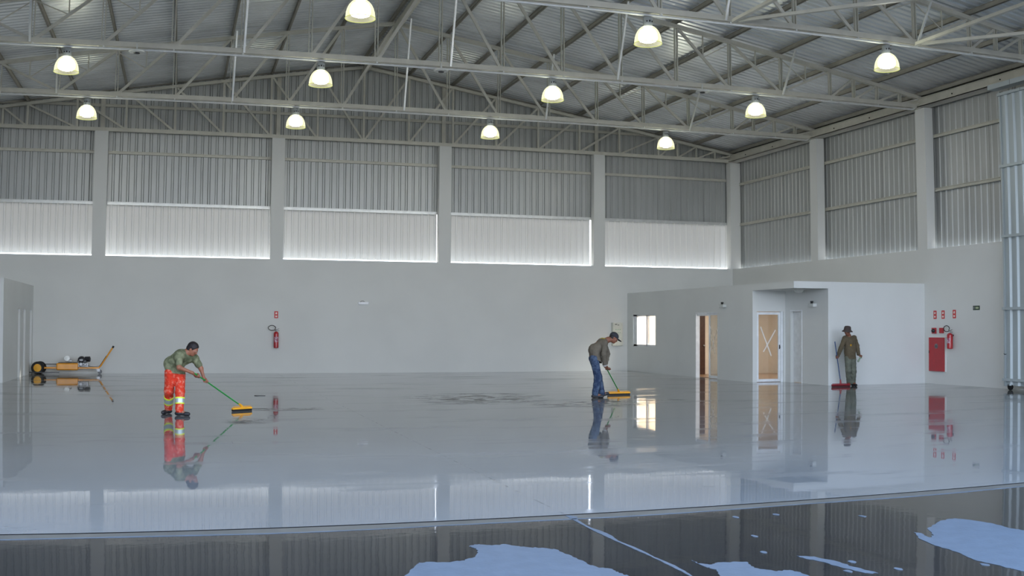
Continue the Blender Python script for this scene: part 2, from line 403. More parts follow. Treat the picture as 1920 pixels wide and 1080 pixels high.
# front gable above the opening (outside the picture but closing the building)
b = MB()
b.add([(-.3, -29.2, 8.3), (30.2, -29.2, 8.3), (30.2, -29.2, roofz(30.2)), (15, -29.2, roofz(15)), (-.3, -29.2, roofz(-.3))], [(0, 1, 2, 3, 4)])
struct(b, 'wall_front', SHEET, 'corrugated gable over the hangar opening')

for sx, X_ in ((1, 30.12), (-1, -.42)):
    trim(MB().box((X_ - .03, -29.0, 8.52), (X_ + .05, .4, 8.78)), PURL, 'strip added to block sky light at the eave of the %s roof slope' % ('right' if sx > 0 else 'left'))  # added to close the bright gap between wall sheet and roof
b = MB()
for a_, c_ in ((-.5, 15), (15, 30.2)): b.beam((a_, .40, roofz(a_) + .02), (c_, .40, roofz(c_) + .02), .05, .14)
trim(b, PURL, 'strip added to block sky light along the rake of the back gable')  # added against sky leaking in, where the roof's shade makes a dark band
# purlins and ridge beam
NODE = 1.64
ordn = ['at the ridge', 'first', 'second', 'third', 'fourth', 'fifth', 'sixth', 'seventh', 'eighth', 'ninth']
for sgn, side in ((-1, 'left'), (1, 'right')):
    for k in range(10):
        x = RID + sgn * (NODE * k + (.16 if k == 0 else 0)); z = chord(x) + .055
        if k == 9: x = RID + sgn * 14.72; z = chord(x) + .055
        b = MB(); b.box((x - .03, -29.1, z), (x + .03, .32, z + .012)); b.box((x - .006 , -29.1, z), (x + .006, .32, z + .14)); b.box((x - .03, -29.1, z + .125), (x + .03, .32, z + .137))
        b.box((x - .03, -29.1, z + .0), (x - .024, .32, z + .03))
        o = b.build('roof_purlin', PURL)
        lab = ('grey steel purlin under the %s roof slope, right beside the ridge' % side) if k == 0 else ('grey steel purlin under the %s roof slope, %s down from the ridge' % (side, ordn[k]))
        tag(o, lab, 'purlin', 'purlins under the roof sheets')
tag(MB().box((RID - .07, -29.0, 10.70), (RID + .07, .25, 10.90)).build('ridge_beam', STEEL), 'thick grey steel beam running along under the roof ridge', 'beam')
# eave channel on both sides
for sx, side in ((1, 'right'), (-1, 'left')):
    X0 = 29.62 if sx > 0 else .0
    b = MB()
    b.box((X0, -29.0, 8.19), (X0 + .03 * sx, .3, 8.46)); b.box((X0 - .10 * sx, -29.0, 8.19), (X0 + .3 * sx, .3, 8.215)); b.box((X0 - .10 * sx, -29.0, 8.19), (X0 - .085 * sx, .3, 8.245)); b.box((X0 - .02 * sx, -29.0, 8.45), (X0 + .32 * sx, .3, 8.475))
    o = b.build('eave_beam', STEEL); tag(o, 'pale steel channel beam along the top of the %s wall' % side, 'beam')
    if sx > 0:
        b = MB()
        for y in [-1.2 - 2.0 * i for i in range(9)]: b.lathe([(.02, 0), (.02, .02)], (X0 - .001, y, 8.33), 8, Matrix.Rotation(-PI / 2, 3, 'Y'))
        b.build_each('bolt', BLACK, o)

# trusses
NX = [k for k in range(8)] + [7.5, 8, 8.5, 9]
def xk(k, s): return RID + s * (NODE * k if k < 9 else 14.68)
ZB = 8.24
def make_truss(y, label, end=False):
    r = empty('roof_truss', (15, y, ZB)); tag(r, label, 'truss', 'lattice trusses spanning the hangar')
    P = lambda x, z, dy=0: (x - 15, dy, z - ZB)
    b = MB()
    for dy in (-.045, .045): b.beam(P(.25, ZB, dy), P(29.75, ZB, dy), .035, .12)
    b.beam(P(.25, ZB - .05), P(29.75, ZB - .05), .12, .015)
    b.build('bottom_chord', STEEL, r)
    for s in (-1, 1):
        b = MB(); e = 14.98
        for dy in (-.045, .045): b.beam(P(15, chord(15), dy), P(15 + s * e, chord(15 + e), dy), .035, .10)
        b.beam(P(15, chord(15) - .045), P(15 + s * e, chord(15 + e) - .045), .12, .012)
        b.build('top_chord', STEEL, r)
    for k in NX:
        for s in ((1,) if k == 0 else (-1, 1)):
            x = xk(k, s); zt = chord(x) - .04
            if zt - ZB < .1: continue
            b = MB()
            if end: b.beam(P(x, ZB), P(x, zt), .07, .06)
            else:
                for dx in (-.035, .035): b.beam(P(x + dx, ZB, 0), P(x + dx, zt, 0), .022, .07)
            b.build('vertical_post', STEEL, r)
    for s in (-1, 1):
        seq = [(k, k + 1) for k in range(6)]
        for a, c in seq:
            if end: p, q = P(xk(a, s) + .05 * s, ZB + .04), P(xk(c, s) - .05 * s, chord(xk(c, s)) - .05)
            else: p, q = P(xk(a, s) + .06 * s, chord(xk(a, s)) - .05), P(xk(c, s) - .07 * s, ZB + .04)
            MB().beam(p, q, .05, .075 if not end else .07).build('diagonal_brace', STEEL, r)
        for a, c in ((6, 7), (7, 7.5), (7.5, 8), (8, 8.5), (8.5, 9)):
            MB().beam(P(xk(a, s) + .05 * s, ZB + .04), P(xk(c, s) - .03 * s, chord(xk(c, s)) - .04), .045, .06).build('diagonal_brace', STEEL, r)
        if not end:
            # light secondary struts
            for a in (4, 5, 6):
                xa, xc = xk(a, s), xk(a + 1, s); xm = (xa + xc) / 2
                zd = (chord(xa) + ZB) / 2 if a < 6 else (chord(xc) + ZB) / 2
                b = MB(); b.beam(P(xm, zd), P(xm, chord(xm) - .04), .03, .03); b.build('secondary_strut', STEEL, r)
                t = xa if a >= 6 else xc
                b = MB(); b.beam(P(xm, zd), P(t, chord(t) - .08), .025, .025); b.build('secondary_strut', STEEL, r)
            for x in ((5.12, 10.12, 15.25, 19.8, 24.85)):
                MB().beam(P(x, ZB - .05, -.08), P(x + .05, chord(x) + .03, -.72), .05, .035).build('stay_rod', PIPEM, r) if s > 0 else None
    return r
make_truss(.06, 'thin steel lattice truss standing against the back wall over its columns', True)
make_truss(-5.82, 'steel lattice truss with four dome lamps, next in front of the back wall truss')
make_truss(-11.64, 'steel lattice truss with four dome lamps and small white fittings, over the fire cabinet')
make_truss(-17.60, 'nearest steel lattice truss, crossing the upper right corner with three visible dome lamps')
# bottom chord bracing towards the opening
for (p, q, l) in (((20.0, -17.6), (20.0, -23.4), 'steel tie bar running forward from the nearest truss, above the middle'),
                  ((20.1, -17.66), (24.65, -22.9), 'long diagonal steel brace reaching forward and right from the nearest truss'),
                  ((24.84, -17.6), (24.84, -23.4), 'steel tie bar running forward from the nearest truss, beside its right lamp'),
                  ((24.95, -17.66), (29.3, -22.8), 'diagonal steel brace reaching forward to the right wall from the nearest truss')):
    tag(MB().beam((p[0], p[1] - .05, 8.2), (q[0], q[1], 8.2), .09, .07).build('brace_bar', STEEL), l, 'brace')

# conduits under the trusses
TR = {'C': (-5.82, 'under the truss nearest the back wall that carries lamps'), 'B': (-11.64, 'under the truss above the fire cabinet'), 'A': (-17.6, 'under the nearest truss')}
for k, (y, where) in TR.items():
    r = tag(empty('conduit_pipe', (15, y - .03, 8.125)), 'pale electrical conduit pipe running %s' % where, 'pipe', 'conduit pipes under the trusses')
    pts = [(-14.6, 0, 0), (14.35, 0, 0), (14.42, 0, .015), (14.47, 0, .06), (14.5, 0, .12), (14.56, 0, .16), (14.66, 0, .17)]
    MB().tube(pts, .028, 8).build('pipe', PIPEM, r, smooth=True)
    x = -13.1
    while x < 14:
        MB().box((x - .02, -.02, .0), (x + .02, .04, .075)).build('clip', PIPEM, r); x += NODE

# dome lamps
def make_lamp():
    r = empty('pendant_lamp', (0, 0, 0))   # origin at the dome rim
    b = MB(); b.lathe([(.07, .36), (.098, .365), (.1, .40), (.1, .54), (.09, .56), (.03, .565)], n=24); b.build('housing', LAMPB, r, smooth=True)
    b = MB(); b.box((-.016, -.104, .45), (.016, -.098, .49)); b.box((-.07, -.09, .45), (-.045, -.082, .48)); b.box((.045, -.09, .45), (.07, -.082, .48)); b.build_each('vent_slot', BLKPL, r)
    b = MB(); b.tube([(0, 0, .555), (.014, 0, .57), (.0, 0, .584)], .006, 6); b.build('hook', BLKPL, r)
    prof = [(.285, .012), (.284, .06), (.275, .13), (.255, .20), (.22, .27), (.175, .325), (.125, .362), (.098, .37)]
    b = MB(); vs = []; n = 40
    b.lathe(prof, n=n); b.f = b.f[:-2]; b.mi = b.mi[:-2]
    b.build('dome_shade', DOME, r, smooth=True)
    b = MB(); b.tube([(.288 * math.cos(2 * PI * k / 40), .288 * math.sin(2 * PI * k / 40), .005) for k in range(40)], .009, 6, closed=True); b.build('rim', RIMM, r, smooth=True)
    b = MB(); b.lathe([(.01, .03), (.10, .04), (.18, .07), (.205, .13), (.195, .21), (.16, .285), (.09, .33)], n=20); b.build('bulb', LAMPGLOW, r, smooth=True)
    return r
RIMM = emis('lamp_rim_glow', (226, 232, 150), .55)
lampdefs = [('C', 0, 'hanging from the far lamp truss, left of the others on it'), ('C', 1, 'hanging from the far lamp truss, above the wall extinguisher side'),
            ('C', 2, 'hanging from the far lamp truss, between the middle columns'), ('C', 3, 'hanging from the far lamp truss, nearest the right corner'),
            ('B', 0, 'hanging from the middle lamp truss at its left end'), ('B', 1, 'on the middle lamp truss, left of the ridge'),
            ('B', 2, 'hanging from the middle lamp truss, right of the ridge'), ('B', 3, 'hanging from the middle lamp truss, closest to the right wall'),
            ('A', 1, 'hanging from the nearest truss, cut by the top of the picture'), ('A', 2, 'hanging from the nearest truss, between its two neighbours'),
            ('A', 3, 'on the nearest truss, beside the forward braces')]
lamp0 = None
for k, i, l in lampdefs:
    y = TR[k][0] - .03
    o = make_lamp() if lamp0 is None else copy_tree(lamp0)
    lamp0 = lamp0 or o
    o.location = (6.0 * (i + 1) - .01, y, 7.505)
    tag(o, 'glowing dome pendant lamp %s' % l, 'lamp', 'dome lamps under the trusses')
    L = bpy.data.lights.new('lamp_light', 'POINT'); L.energy = 38; L.color = (1, .96, .86); L.shadow_soft_size = .12
    lo = bpy.data.objects.new('lamp_light', L); COL.objects.link(lo); lo.location = (o.location.x, y, 7.46)

# small white fittings under the middle truss
f0 = None
for x, l in ((7.6, 'near the left end'), (15.0, 'below the ridge'), (22.3, 'near the right side')):
    if f0 is None:
        f0 = empty('ceiling_fitting'); MB().lathe([(.12, .0), (.18, .01), (.185, .04), (.06, .07)], n=20).build('plate', GREYPL, f0, smooth=True)
        MB().lathe([(.03, -.03), (.07, -.02), (.08, .005)], n=16).build('sensor', BLKPL, f0, smooth=True); o = f0
    else: o = copy_tree(f0)
    o.location = (x, -11.745, 8.03)
    MB().box((x - .015, -11.735, 8.09), (x + .015, -11.706, 8.26)).build('bracket', GREYPL, o).matrix_parent_inverse = Matrix.Translation(o.location).inverted()
    tag(o, 'small flat white fitting with dark centre under the middle lamp truss, %s' % l, 'fitting', 'white fittings under the truss')

# ------------------------------------------------------------------ office block on the right
XO = 25.138; YP = -9.41; YFR = -11.70; XP = 26.269; ZO = 2.935; SO = 2.742; T = .14
w = MB()
w.box((XO, -.54, 0), (XO + T, 0, SO)); w.box((XO, -2.53, 0), (XO + T, -.54, .94)); w.box((XO, -2.53, 2.11), (XO + T, -.54, SO))
w.box((XO, -5.67, 0), (XO + T, -2.53, SO)); w.box((XO, -7.19, 2.13), (XO + T, -5.67, SO)); w.box((XO, YP, 0), (XO + T, -7.19, SO))
struct(w, 'wall_office_side', OFFW, 'side wall of the white office block with a window and an open doorway')
w = MB(); w.box((XO + T, YP, 0), (25.28, YP + T, SO)); w.box((26.205, YP, 0), (XP + T, YP + T, SO)); w.box((25.28, YP, 2.118), (26.205, YP + T, SO))
struct(w, 'wall_office_porch', OFFW, 'recessed porch wall of the office block around the glass door')
w = MB(); w.box((XP, -9.70, 0), (XP + T, YP, SO)); w.box((XP, YFR, 0), (XP + T, -10.32, SO)); w.box((XP, -10.32, 2.14), (XP + T, -9.70, SO))
struct(w, 'wall_office_recess', OFFW, 'side of the porch recess with a plain white door')
struct(MB().box((XP + T, YFR, 0), (XR, YFR + T, SO)), 'wall_office_front', OFFW, 'front wall of the white office block behind the standing man')
struct(MB().box((XO, YFR, SO), (XR, 0, ZO)), 'ceiling_office', OFFW, 'flat white roof slab of the office block projecting over the porch')
struct(MB().box((XO + T, -3.95, 0), (XR, -3.85, SO)), 'wall_office_partition', CREAM, 'cream partition inside the office block')
w = MB(); w.box((XO + T, YP + T, .001), (XR, -3.95, .012)); w.box((XO + T, -3.85, .001), (XR, -.01, .012))
struct(w, 'floor_office', TILE, 'brown tiled floor inside the office block')
w = MB(); w.box((XO + T, -.02, 0), (XR, -.01, SO)); w.box((XR - .02, -9.3, 0), (XR - .01, -.02, SO))
struct(w, 'wall_office_lining', CREAM, 'cream walls inside the office rooms')
# unseen glow panels with area lights, added to brighten the office rooms
def fill_panel(x, y, e, l):
    o = MB().box((x - .6, y - .3, SO - .05), (x + .6, y + .3, SO - .005)).build('office_fill_panel', emis('office_fill_glow', (255, 246, 230), e)); tag(o, l, 'light')
    A = bpy.data.lights.new('office_fill_area', 'AREA'); A.shape = 'RECTANGLE'; A.size = 1.2; A.size_y = .6; A.energy = e * 9; A.color = (1, .94, .84)
    a = bpy.data.objects.new('office_fill_area', A); COL.objects.link(a); a.location = (x, y, SO - .07)
fill_panel(26.3, -1.6, 14, 'added bright panel lighting up the office room behind the window')
fill_panel(27.0, -6.3, 4.6, 'added glowing panel lighting up the office room behind the doors')

# window: white sliding frame
wn = empty('window_1', (XO + .03, -1.535, .94)); wn['kind'] = 'structure'; wn['label'] = 'white framed sliding window in the side wall of the office block'
P = lambda y, z, x=0: (x, y + 1.535, z - .94)
b = MB(); y0, y1, z0, z1 = -2.53, -.54, .94, 2.11
for a, c in (((0, y0, z0), (.09, y1, z0 + .07)), ((0, y0, z1 - .06), (.09, y1, z1)), ((0, y0, z0), (.09, y0 + .05, z1)), ((0, y1 - .3, z0), (.09, y1, z1)), ((0, -1.76, z0), (.09, -1.68, z1))):
    b.box(P(a[1], a[2], a[0]), P(c[1], c[2], c[0]))
b.build('window_frame', FRAMEW, wn)
b = MB(); b.box(P(y0 + .05, z0 + .07, .04), P(y1 - .3, z1 - .06, .046)); b.build('window_pane', GLASS, wn)
MB().box(P(y0 - .02, z0 - .04, -.035), P(y1 + .02, z0, .0)).build('window_sill', OFFW, wn)

def glass_door(name, loc, rz, w_, h, label, tape=True, hazy=False, handle=True, ang=0):
    """local x along the leaf from 0 to w_, y thickness, z up"""
    r = empty(name, loc, rz); r['kind'] = 'structure'; r['label'] = label
    b = MB(); s = .075
    b.box((0, 0, 0), (s, .04, h)); b.box((w_ - s, 0, 0), (w_, .04, h)); b.box((s, 0, h - s), (w_ - s, .04, h)); b.box((s, 0, 0), (w_ - s, .04, s * 1.1))
    b.build('door_frame', FRAMEW, r, bevel=.004)
    MB().box((s, .015, s * 1.1), (w_ - s, .025, h - s)).build('door_pane', GLASSH if hazy else GLASS, r)
    if tape:
        b = MB(); b.beam((w_ * .17, .008, h * .79), (w_ * .62, .008, h * .37), .006, .04 if not hazy else .03, up=(1, 0, 0)); b.beam((w_ * .80, .011, h * .745), (w_ * .29, .011, h * .43), .006, .04 if not hazy else .03, up=(1, 0, 0))
        b.build('tape_cross', TAPE, r)
    if handle:
        b = MB(); b.box((w_ - .05, -.03, h * .47), (w_ - .03, .0, h * .53)); b.box((w_ - .05, -.045, h * .49), (w_ - .03, -.03, h * .505)); b.build('door_handle', BLKPL, r)
    return r
glass_door('door_1', (25.285, YP + .03, .01), 0, .83, 2.09, 'white framed glass door with a taped cross in the porch')
b = MB(); b.box((26.12, YP + .02, 0), (26.2, YP + .1, 2.118)); struct(b, 'trim_20', FRAMEW, 'white jamb beside the porch glass door')
# half open glass leaf in the side doorway
glass_door('door_2', (XO + .05, -6.50, .01), -PI / 2, .69, 2.10, 'hazy glass door leaf standing in the side doorway', hazy=True, handle=False)
b = MB(); b.box((XO - .0, -5.70, 0), (XO + T, -5.67, 2.13)); b.box((XO, -7.19, 2.10), (XO + T, -5.67, 2.13)); b.box((XO + .02, -5.74, 2.02), (XO + .12, -6.5, 2.10))
struct(b, 'trim_21', FRAMEW, 'white frame lining of the side doorway')
d = empty('door_3', (26.16, -4.03, .012)); d['kind'] = 'structure'; d['label'] = 'dark brown wooden inner door seen through the side doorway'
MB().box((-.42, 0, 0), (.19, .05, 2.1)).build('door_leaf', BROWN, d, bevel=.004)
MB().lathe([(.012, -.05), (.025, -.045), (.025, -.02), (.012, 0)], (.13, 0, 1.0), 12, Matrix.Rotation(-PI / 2, 3, 'X')).build('door_handle', ALU, d)
d = empty('door_4', (XP + .10, -9.99, 0)); d['kind'] = 'structure'; d['label'] = 'plain white door in the side of the porch recess'
MB().box((0, -.3, .01), (.04, .285, 2.12)).build('door_leaf', DOORW, d, bevel=.003)
MB().box((-.04, -.26, .98), (.0, -.23, 1.02)).build('door_handle', ALU, d)
b = MB(); b.box((XP - .01, -10.345, 0), (XP + .02, -10.31, 2.155)); b.box((XP - .01, -10.31, 2.12), (XP + .02, -9.70, 2.155)); struct(b, 'trim_22', FRAMEW, 'thin white architrave around the recess door')

def emergency(loc, rz, label):
    r = tag(empty('emergency_light', loc, rz), label, 'light', 'small wall mounted emergency lights')
    MB().box((-.09, -.13, -.075), (.17, 0, .02)).build('battery_box', GREYPL, r, bevel=.01)
    b = MB(); b.lathe([(.03, 0), (.045, .03), (.04, .06)], (.0, -.06, .035), 12); b.box((-.06, -.08, .02), (.02, -.04, .035)); b.build('lamp_head', BLKPL, r)
    return r
emergency((XO, -7.62, 2.34), -PI / 2, 'small emergency light box above and beside the side doorway of the office')
emergency((XP, -10.95, 2.31), -PI / 2, 'small emergency light box in the porch recess above the plain white door')
r = tag(empty('wall_light', (15.05, 0, 2.45)), 'slim white emergency light high on the middle of the back wall', 'light')
MB().box((-.18, -.07, -.045), (.18, 0, .045)).build('diffuser', mat('white_diffuser', (238, 240, 246), .4), r, bevel=.012)
MB().tube([(-.12, -.03, .05), (-.06, -.03, .075), (.0, -.03, .08), (.04, -.03, .05)], .008, 6).build('cord', BLKPL, r)
r = tag(empty('ceiling_light', (26.0, -10.6, SO)), 'round white dome light under the porch roof', 'light')
MB().lathe([(.02, -.10), (.09, -.085), (.13, -.04), (.14, -.015)], n=20).build('diffuser', mat('opal_diffuser', (225, 228, 226), .3), r, smooth=True)
MB().lathe([(.15, -.015), (.15, 0)], n=20).build('base', GREYPL, r)

# electric panel on the back wall
r = tag(empty('electric_panel', (24.68, 0, .94)), 'tall beige electric panel with green lights on the back wall behind the capped man', 'panel')
MB().box((-.2, -.16, 0), (.2, 0, .875)).build('cabinet', PANELG, r, bevel=.006)
MB().box((-.18, -.175, .02), (.18, -.16, .855)).build('panel_door', PANELG, r, bevel=.004)
for i in range(3):
    for z in (.62, .50): MB().lathe([(.014, 0), (.012, -.012)], (-.08 + .08 * i, -.175, z), 10, Matrix.Rotation(-PI / 2, 3, 'X')).build('indicator', GREENL, r)
b = MB(); b.box((-.13, -.18, .80), (-.04, -.174, .825)); b.build('name_plate', BLKPL, r)
b = MB(); b.box((-.02, -.18, .775), (.05, -.174, .795)); b.build('lock', BLKPL, r)

# ------------------------------------------------------------------ low block on the left
w = MB(); XLB = 3.9
prev = 0.0
for a, c in ((-.93, -.28), (-2.29, -1.80), (-3.54, -2.98)):
    w.box((XLB - .15, c, 0), (XLB, prev, 2.9)); w.box((XLB - .15, a, 2.09), (XLB, c, 2.9)); prev = a
w.box((XLB - .15, -6.1, 0), (XLB, prev, 2.9))
struct(w, 'wall_block_side', OFFW, 'side of the low white block at the left with three narrow doorways')
for i, (a, c) in enumerate(((-.93, -.28), (-2.29, -1.80), (-3.54, -2.98))):
    struct(MB().box((XLB - .11, a, 0), (XLB - .06, c, 2.09)), 'door_%d' % (5 + i), OFFW, 'narrow white door of the left block, %s' % ['beside the back wall', 'the middle one', 'the one closest to the front'][i])
struct(MB().box((0, -6.25, 0), (XLB, -6.1, 2.9)), 'wall_block_front', OFFW, 'front wall of the low white block at the left edge')
struct(MB().box((0, -6.1, 2.8), (XLB - .15, 0, 2.9)), 'ceiling_block', OFFW, 'flat roof of the low white block at the left')

# ------------------------------------------------------------------ sliding door leaf at the right
r = tag(empty('hangar_door_leaf', (29.3, -15.5, 0)), 'tall corrugated metal sliding door leaf parked along the right wall', 'door')
b = MB(); pr = corr(9.0, .28, .055, .06); vs = []; fs = []
for (s, d_) in pr:
    for z in (.12, 7.86): vs.append((-.02 - d_, -s - .02, z))
for i in range(len(pr) - 1): fs.append((2 * i, 2 * i + 1, 2 * i + 3, 2 * i + 2))
b.add(vs, fs); b.build('corrugated_sheet', DOORS, r)
b = MB(); b.box((-.06, -.05, .1), (.04, .0, 7.88)); b.build('edge_stile', DOORS, r)
for z in (.27, 2.13, 4.03, 5.88, 7.80):
    b = MB(); b.box((-.115, -9.0, z - .035), (-.07, 0, z + .035)); b.build('cross_rail', DOORS, r)
for y in (-.22, -4.4): MB().lathe([(.09, -.02), (.09, .02)], (-.03, y, .09), 18, Matrix.Rotation(PI / 2, 3, 'Y')).build('wheel', BLACK, r)
MB().tube([(-.10, -.05, .95), (-.14, -.12, .93), (-.16, -.2, .94)], .01, 6).build('latch', BLACK, r)
tag(MB().box((29.1, -29.0, 7.97), (29.4, -15.25, 8.1)).build('door_track', DOORS), 'overhead steel track above the sliding door leaf', 'track')

# ------------------------------------------------------------------ fire equipment
def rotw(o, right): return o
def extinguisher(loc, rz, label, h=.57, rr=.085, flip=1):
    r = tag(empty('fire_extinguisher', loc, rz), label, 'fire extinguisher', 'red fire extinguishers hung on the walls')
    Z = 0
    b = MB(); b.lathe([(rr * .8, 0), (rr * .98, .015), (rr, .04), (rr, h * .86), (rr * .9, h * .93), (rr * .55, h * .985), (rr * .28, h)], (0, -rr - .03, 0), 24); cyl = b.build('cylinder', RED, r, smooth=True)
    b = MB(); n = 14
    vs = []
    for k in range(n):
        a = -PI / 2 - .9 + 1.8 * k / (n - 1)
        for z in (h * .36, h * .68): vs.append((rr * 1.02 * math.cos(a), -rr - .03 + rr * 1.02 * math.sin(a), z))
    b.add(vs, [(2 * i, 2 * i + 2, 2 * i + 3, 2 * i + 1) for i in range(n - 1)]); b.build('paper_label', LABELM, r)
    b = MB(); b.lathe([(.022, h), (.024, h + .05), (.012, h + .06)], (0, -rr - .03, 0), 12); b.build('valve', ALU, r)
    b = MB(); b.beam((-.02, -rr - .03, h + .06), (.10, -rr - .03, h + .095), .018, .012); b.beam((-.02, -rr - .03, h + .035), (.11, -rr - .03, h + .03), .018, .012); b.build('lever', DARKM, r)
    pts = []
    for k in range(20):
        a = -.5 + (2 * PI - .75) * k / 19
        pts.append((-.145 + .125 * math.cos(a) - (.02 if k in (0,) else 0), -rr - .03, h + .125 + .085 * math.sin(a)))
    pts = [(-.01, -rr - .03, h + .045)] + pts[:-1] + [(.01, -rr - .035, h + .055)]
    MB().tube(pts, .011, 8).build('hose', BLACK, r, smooth=True)
    MB().box((-.03, -.035, h * .8), (.03, 0, h * .9)).build('wall_hook', DARKM, r)
    return r
m = NT('extinguisher_paper'); co = m.obj(); v = m.n('ShaderNodeTexNoise', Scale=34.0, Detail=3.0); m.l(co, v.inputs['Vector'])
rp = m.n('ShaderNodeValToRGB'); rp.color_ramp.elements[0].position = .45; rp.color_ramp.elements[1].position = .52; rp.color_ramp.elements[0].color = lin((150, 50, 80)); rp.color_ramp.elements[1].color = lin((214, 190, 206)); m.l(v.outputs[0], rp.inputs[0]); m.l(rp.outputs[0], m.b.inputs['Base Color']); LABELM = m.m
extinguisher((12.0, 0, .87), 0, 'red fire extinguisher hanging alone on the back wall')
extinguisher((XR, -12.965, 1.03), -PI / 2, 'red fire extinguisher beside the red hose cabinet on the right wall', h=.45)
def red_sign(loc, rz, label, w_=.13, h=.24):
    r = tag(empty('fire_sign', loc, rz), label, 'sign', 'small upright red fire signs')
    MB().box((-w_ / 2, -.008, -h / 2), (w_ / 2, 0, h / 2)).build('plate', REDS, r)
    b = MB(); b.prism([(-.025, .0), (.02, .0), (.03, .03), (.03, .06), (-.005, .075), (-.03, .04)], 0, .003)
    b.v = [(x, -.008 - z, y + .015) for x, y, z in b.v]; b.f = [f[::-1] for f in b.f]
    b.box((-.03, -.011, -.085), (.03, -.008, -.03)); b.build_each('pictogram', WSIGN, r)
    return r
red_sign((12.005, 0, 2.02), 0, 'small red sign on the back wall above the lone extinguisher')
red_sign((XR, -12.18, 2.01), -PI / 2, 'small red sign above the black fronted alarm box, farthest along the right wall')
red_sign((XR, -12.54, 2.01), -PI / 2, 'small red sign above the plain red call box, between the other two')
red_sign((XR, -13.03, 2.02), -PI / 2, 'small red sign straight above the extinguisher on the right wall')
r = tag(empty('hose_cabinet', (XR, -12.317, .37)), 'tall red fire hose cabinet set on the right wall', 'cabinet')
r.rotation_euler = (0, 0, -PI / 2)
MB().box((-.36, -.05, -.01), (.36, 0, .99)).build('cabinet_frame', WHITE, r)
b = MB(); b.box((-.345, -.075, .0), (.345, -.05, .98)); dr = b.build('cabinet_door', RED, r, bevel=.006)
dr2 = MB().lathe([(.075, 0), (.07, -.01), (.0, -.012)], (0.0, -.075, .73), 20, Matrix.Rotation(PI / 2, 3, 'X')); dr2.v = [(x, -.076 - abs(y + .075), z) for x, y, z in dr2.v]
o = dr2.build('round_vent', mat('vent_grey', (120, 110, 112), .4), r)
b = MB()
for i in range(3): b.box((-.045, -.091, .705 + .02 * i), (.045, -.088, .714 + .02 * i))
b.build_each('vent_slat', BLKPL, r); MB().box((-.325, -.09, .52), (-.31, -.075, .6)).build('latch', BLKPL, r)
r = tag(empty('alarm_box', (XR, -12.155, 1.545), -PI / 2), 'red alarm box with a black bulging front above the hose cabinet', 'alarm'); MB().box((-.085, -.05, -.085), (.085, 0, .085)).build('case', RED, r, bevel=.008)
MB().lathe([(.045, 0), (.06, .04), (.03, .09), (.005, .1)], (.04, -.05, 0), 16, Matrix.Rotation(PI / 2, 3, 'X')).build('horn', BLKPL, r, smooth=True)
r = tag(empty('alarm_box', (XR, -12.49, 1.55), -PI / 2), 'plain red alarm call box above the hose cabinet edge', 'alarm'); MB().box((-.082, -.05, -.078), (.082, 0, .078)).build('case', RED, r, bevel=.008)
MB().box((-.04, -.055, -.05), (-.02, -.05, .05)).build('glass_window', REDS, r)
r = tag(empty('exit_sign', (XR, -13.96, 2.18), -PI / 2), 'small dark green exit sign high on the right wall near the door leaf', 'sign'); MB().box((-.135, -.01, -.06), (.135, 0, .06)).build('plate', DKGRN, r)
b = MB(); b.box((-.03, -.014, -.028), (.10, -.010, .028)); b.build('pale_panel', mat('pale_sign_green', (170, 180, 150), .5), r)
b = MB(); b.box((-.115, -.014, -.035), (-.06, -.010, .035)); b.build('pictogram', mat('grey_sign_mark', (120, 122, 128), .5), r)

# ------------------------------------------------------------------ yellow floor machine
r = tag(empty('floor_machine', (4.15, -.5, 0)), 'yellow wheeled floor machine with black engine and long handle against the back wall', 'machine')
def wheel(x, y, R_, w_, name='wheel'):
    RM = Matrix.Rotation(PI / 2, 3, 'X')
    o = MB().lathe([(R_ * .58, -w_ / 2), (R_ * .9, -w_ / 2), (R_, -w_ * .3), (R_, w_ * .3), (R_ * .9, w_ / 2), (R_ * .58, w_ / 2)], (x, y, R_), 28, RM).build(name, BLACK, r, smooth=True)
    MB().lathe([(R_ * .08, -w_ * .56), (R_ * .2, -w_ * .56), (R_ * .3, -w_ * .44), (R_ * .52, -w_ * .46), (R_ * .62, -w_ * .52), (R_ * .62, w_ * .52), (R_ * .2, w_ * .56)], (x, y, R_), 24, RM).build('rim', YELRIM, o, smooth=True)
    MB().lathe([(.001, -w_ * .64), (R_ * .09, -w_ * .62), (R_ * .09, -w_ * .5)], (x, y, R_), 12, RM).build('hub_cap', DARKM, o)
wheel(.0, -.14, .205, .12); wheel(.04, .16, .205, .12)
b = MB(); b.beam((.0, -.03, .2), (1.98, -.03, .2), .06, .05); b.beam((.0, .08, .2), (1.98, .08, .2), .06, .05); b.beam((0, -.14, .2), (0, .16, .2), .03, .03); b.build('chassis', YEL, r, bevel=.004)
MB().tube([(.12, .02, .32), (.6, .02, .325)], .012, 6).build('lift_rod', DARKM, r)
MB().box((-.25, -.28, .045), (.7, -.18, .075)).build('floor_bar', DARKM, r)
MB().box((.60, -.16, .13), (1.30, .2, .36)).build('tank', YEL, r, bevel=.035)
b = MB(); b.box((.66, -.12, .36), (1.24, .16, .385)); b.box((.74, -.13, .375), (1.1, -.08, .395)); b.build('tank_lid', mat('lid_grey', (96, 92, 84), .5), r, bevel=.006)
MB().lathe([(.02, -.09), (.085, -.08), (.10, .0), (.09, .05), (.03, .07)], (.93, -.02, .5), 20, Matrix.Rotation(PI / 2.3, 3, 'X')).build('float_can', mat('white_plastic', (236, 238, 236), .35), r, smooth=True)
MB().lathe([(.05, -.06), (.06, 0), (.05, .06)], (1.03, -.04, .43), 14, Matrix.Rotation(PI / 2, 3, 'Y')).build('filler', ALU, r, smooth=True)
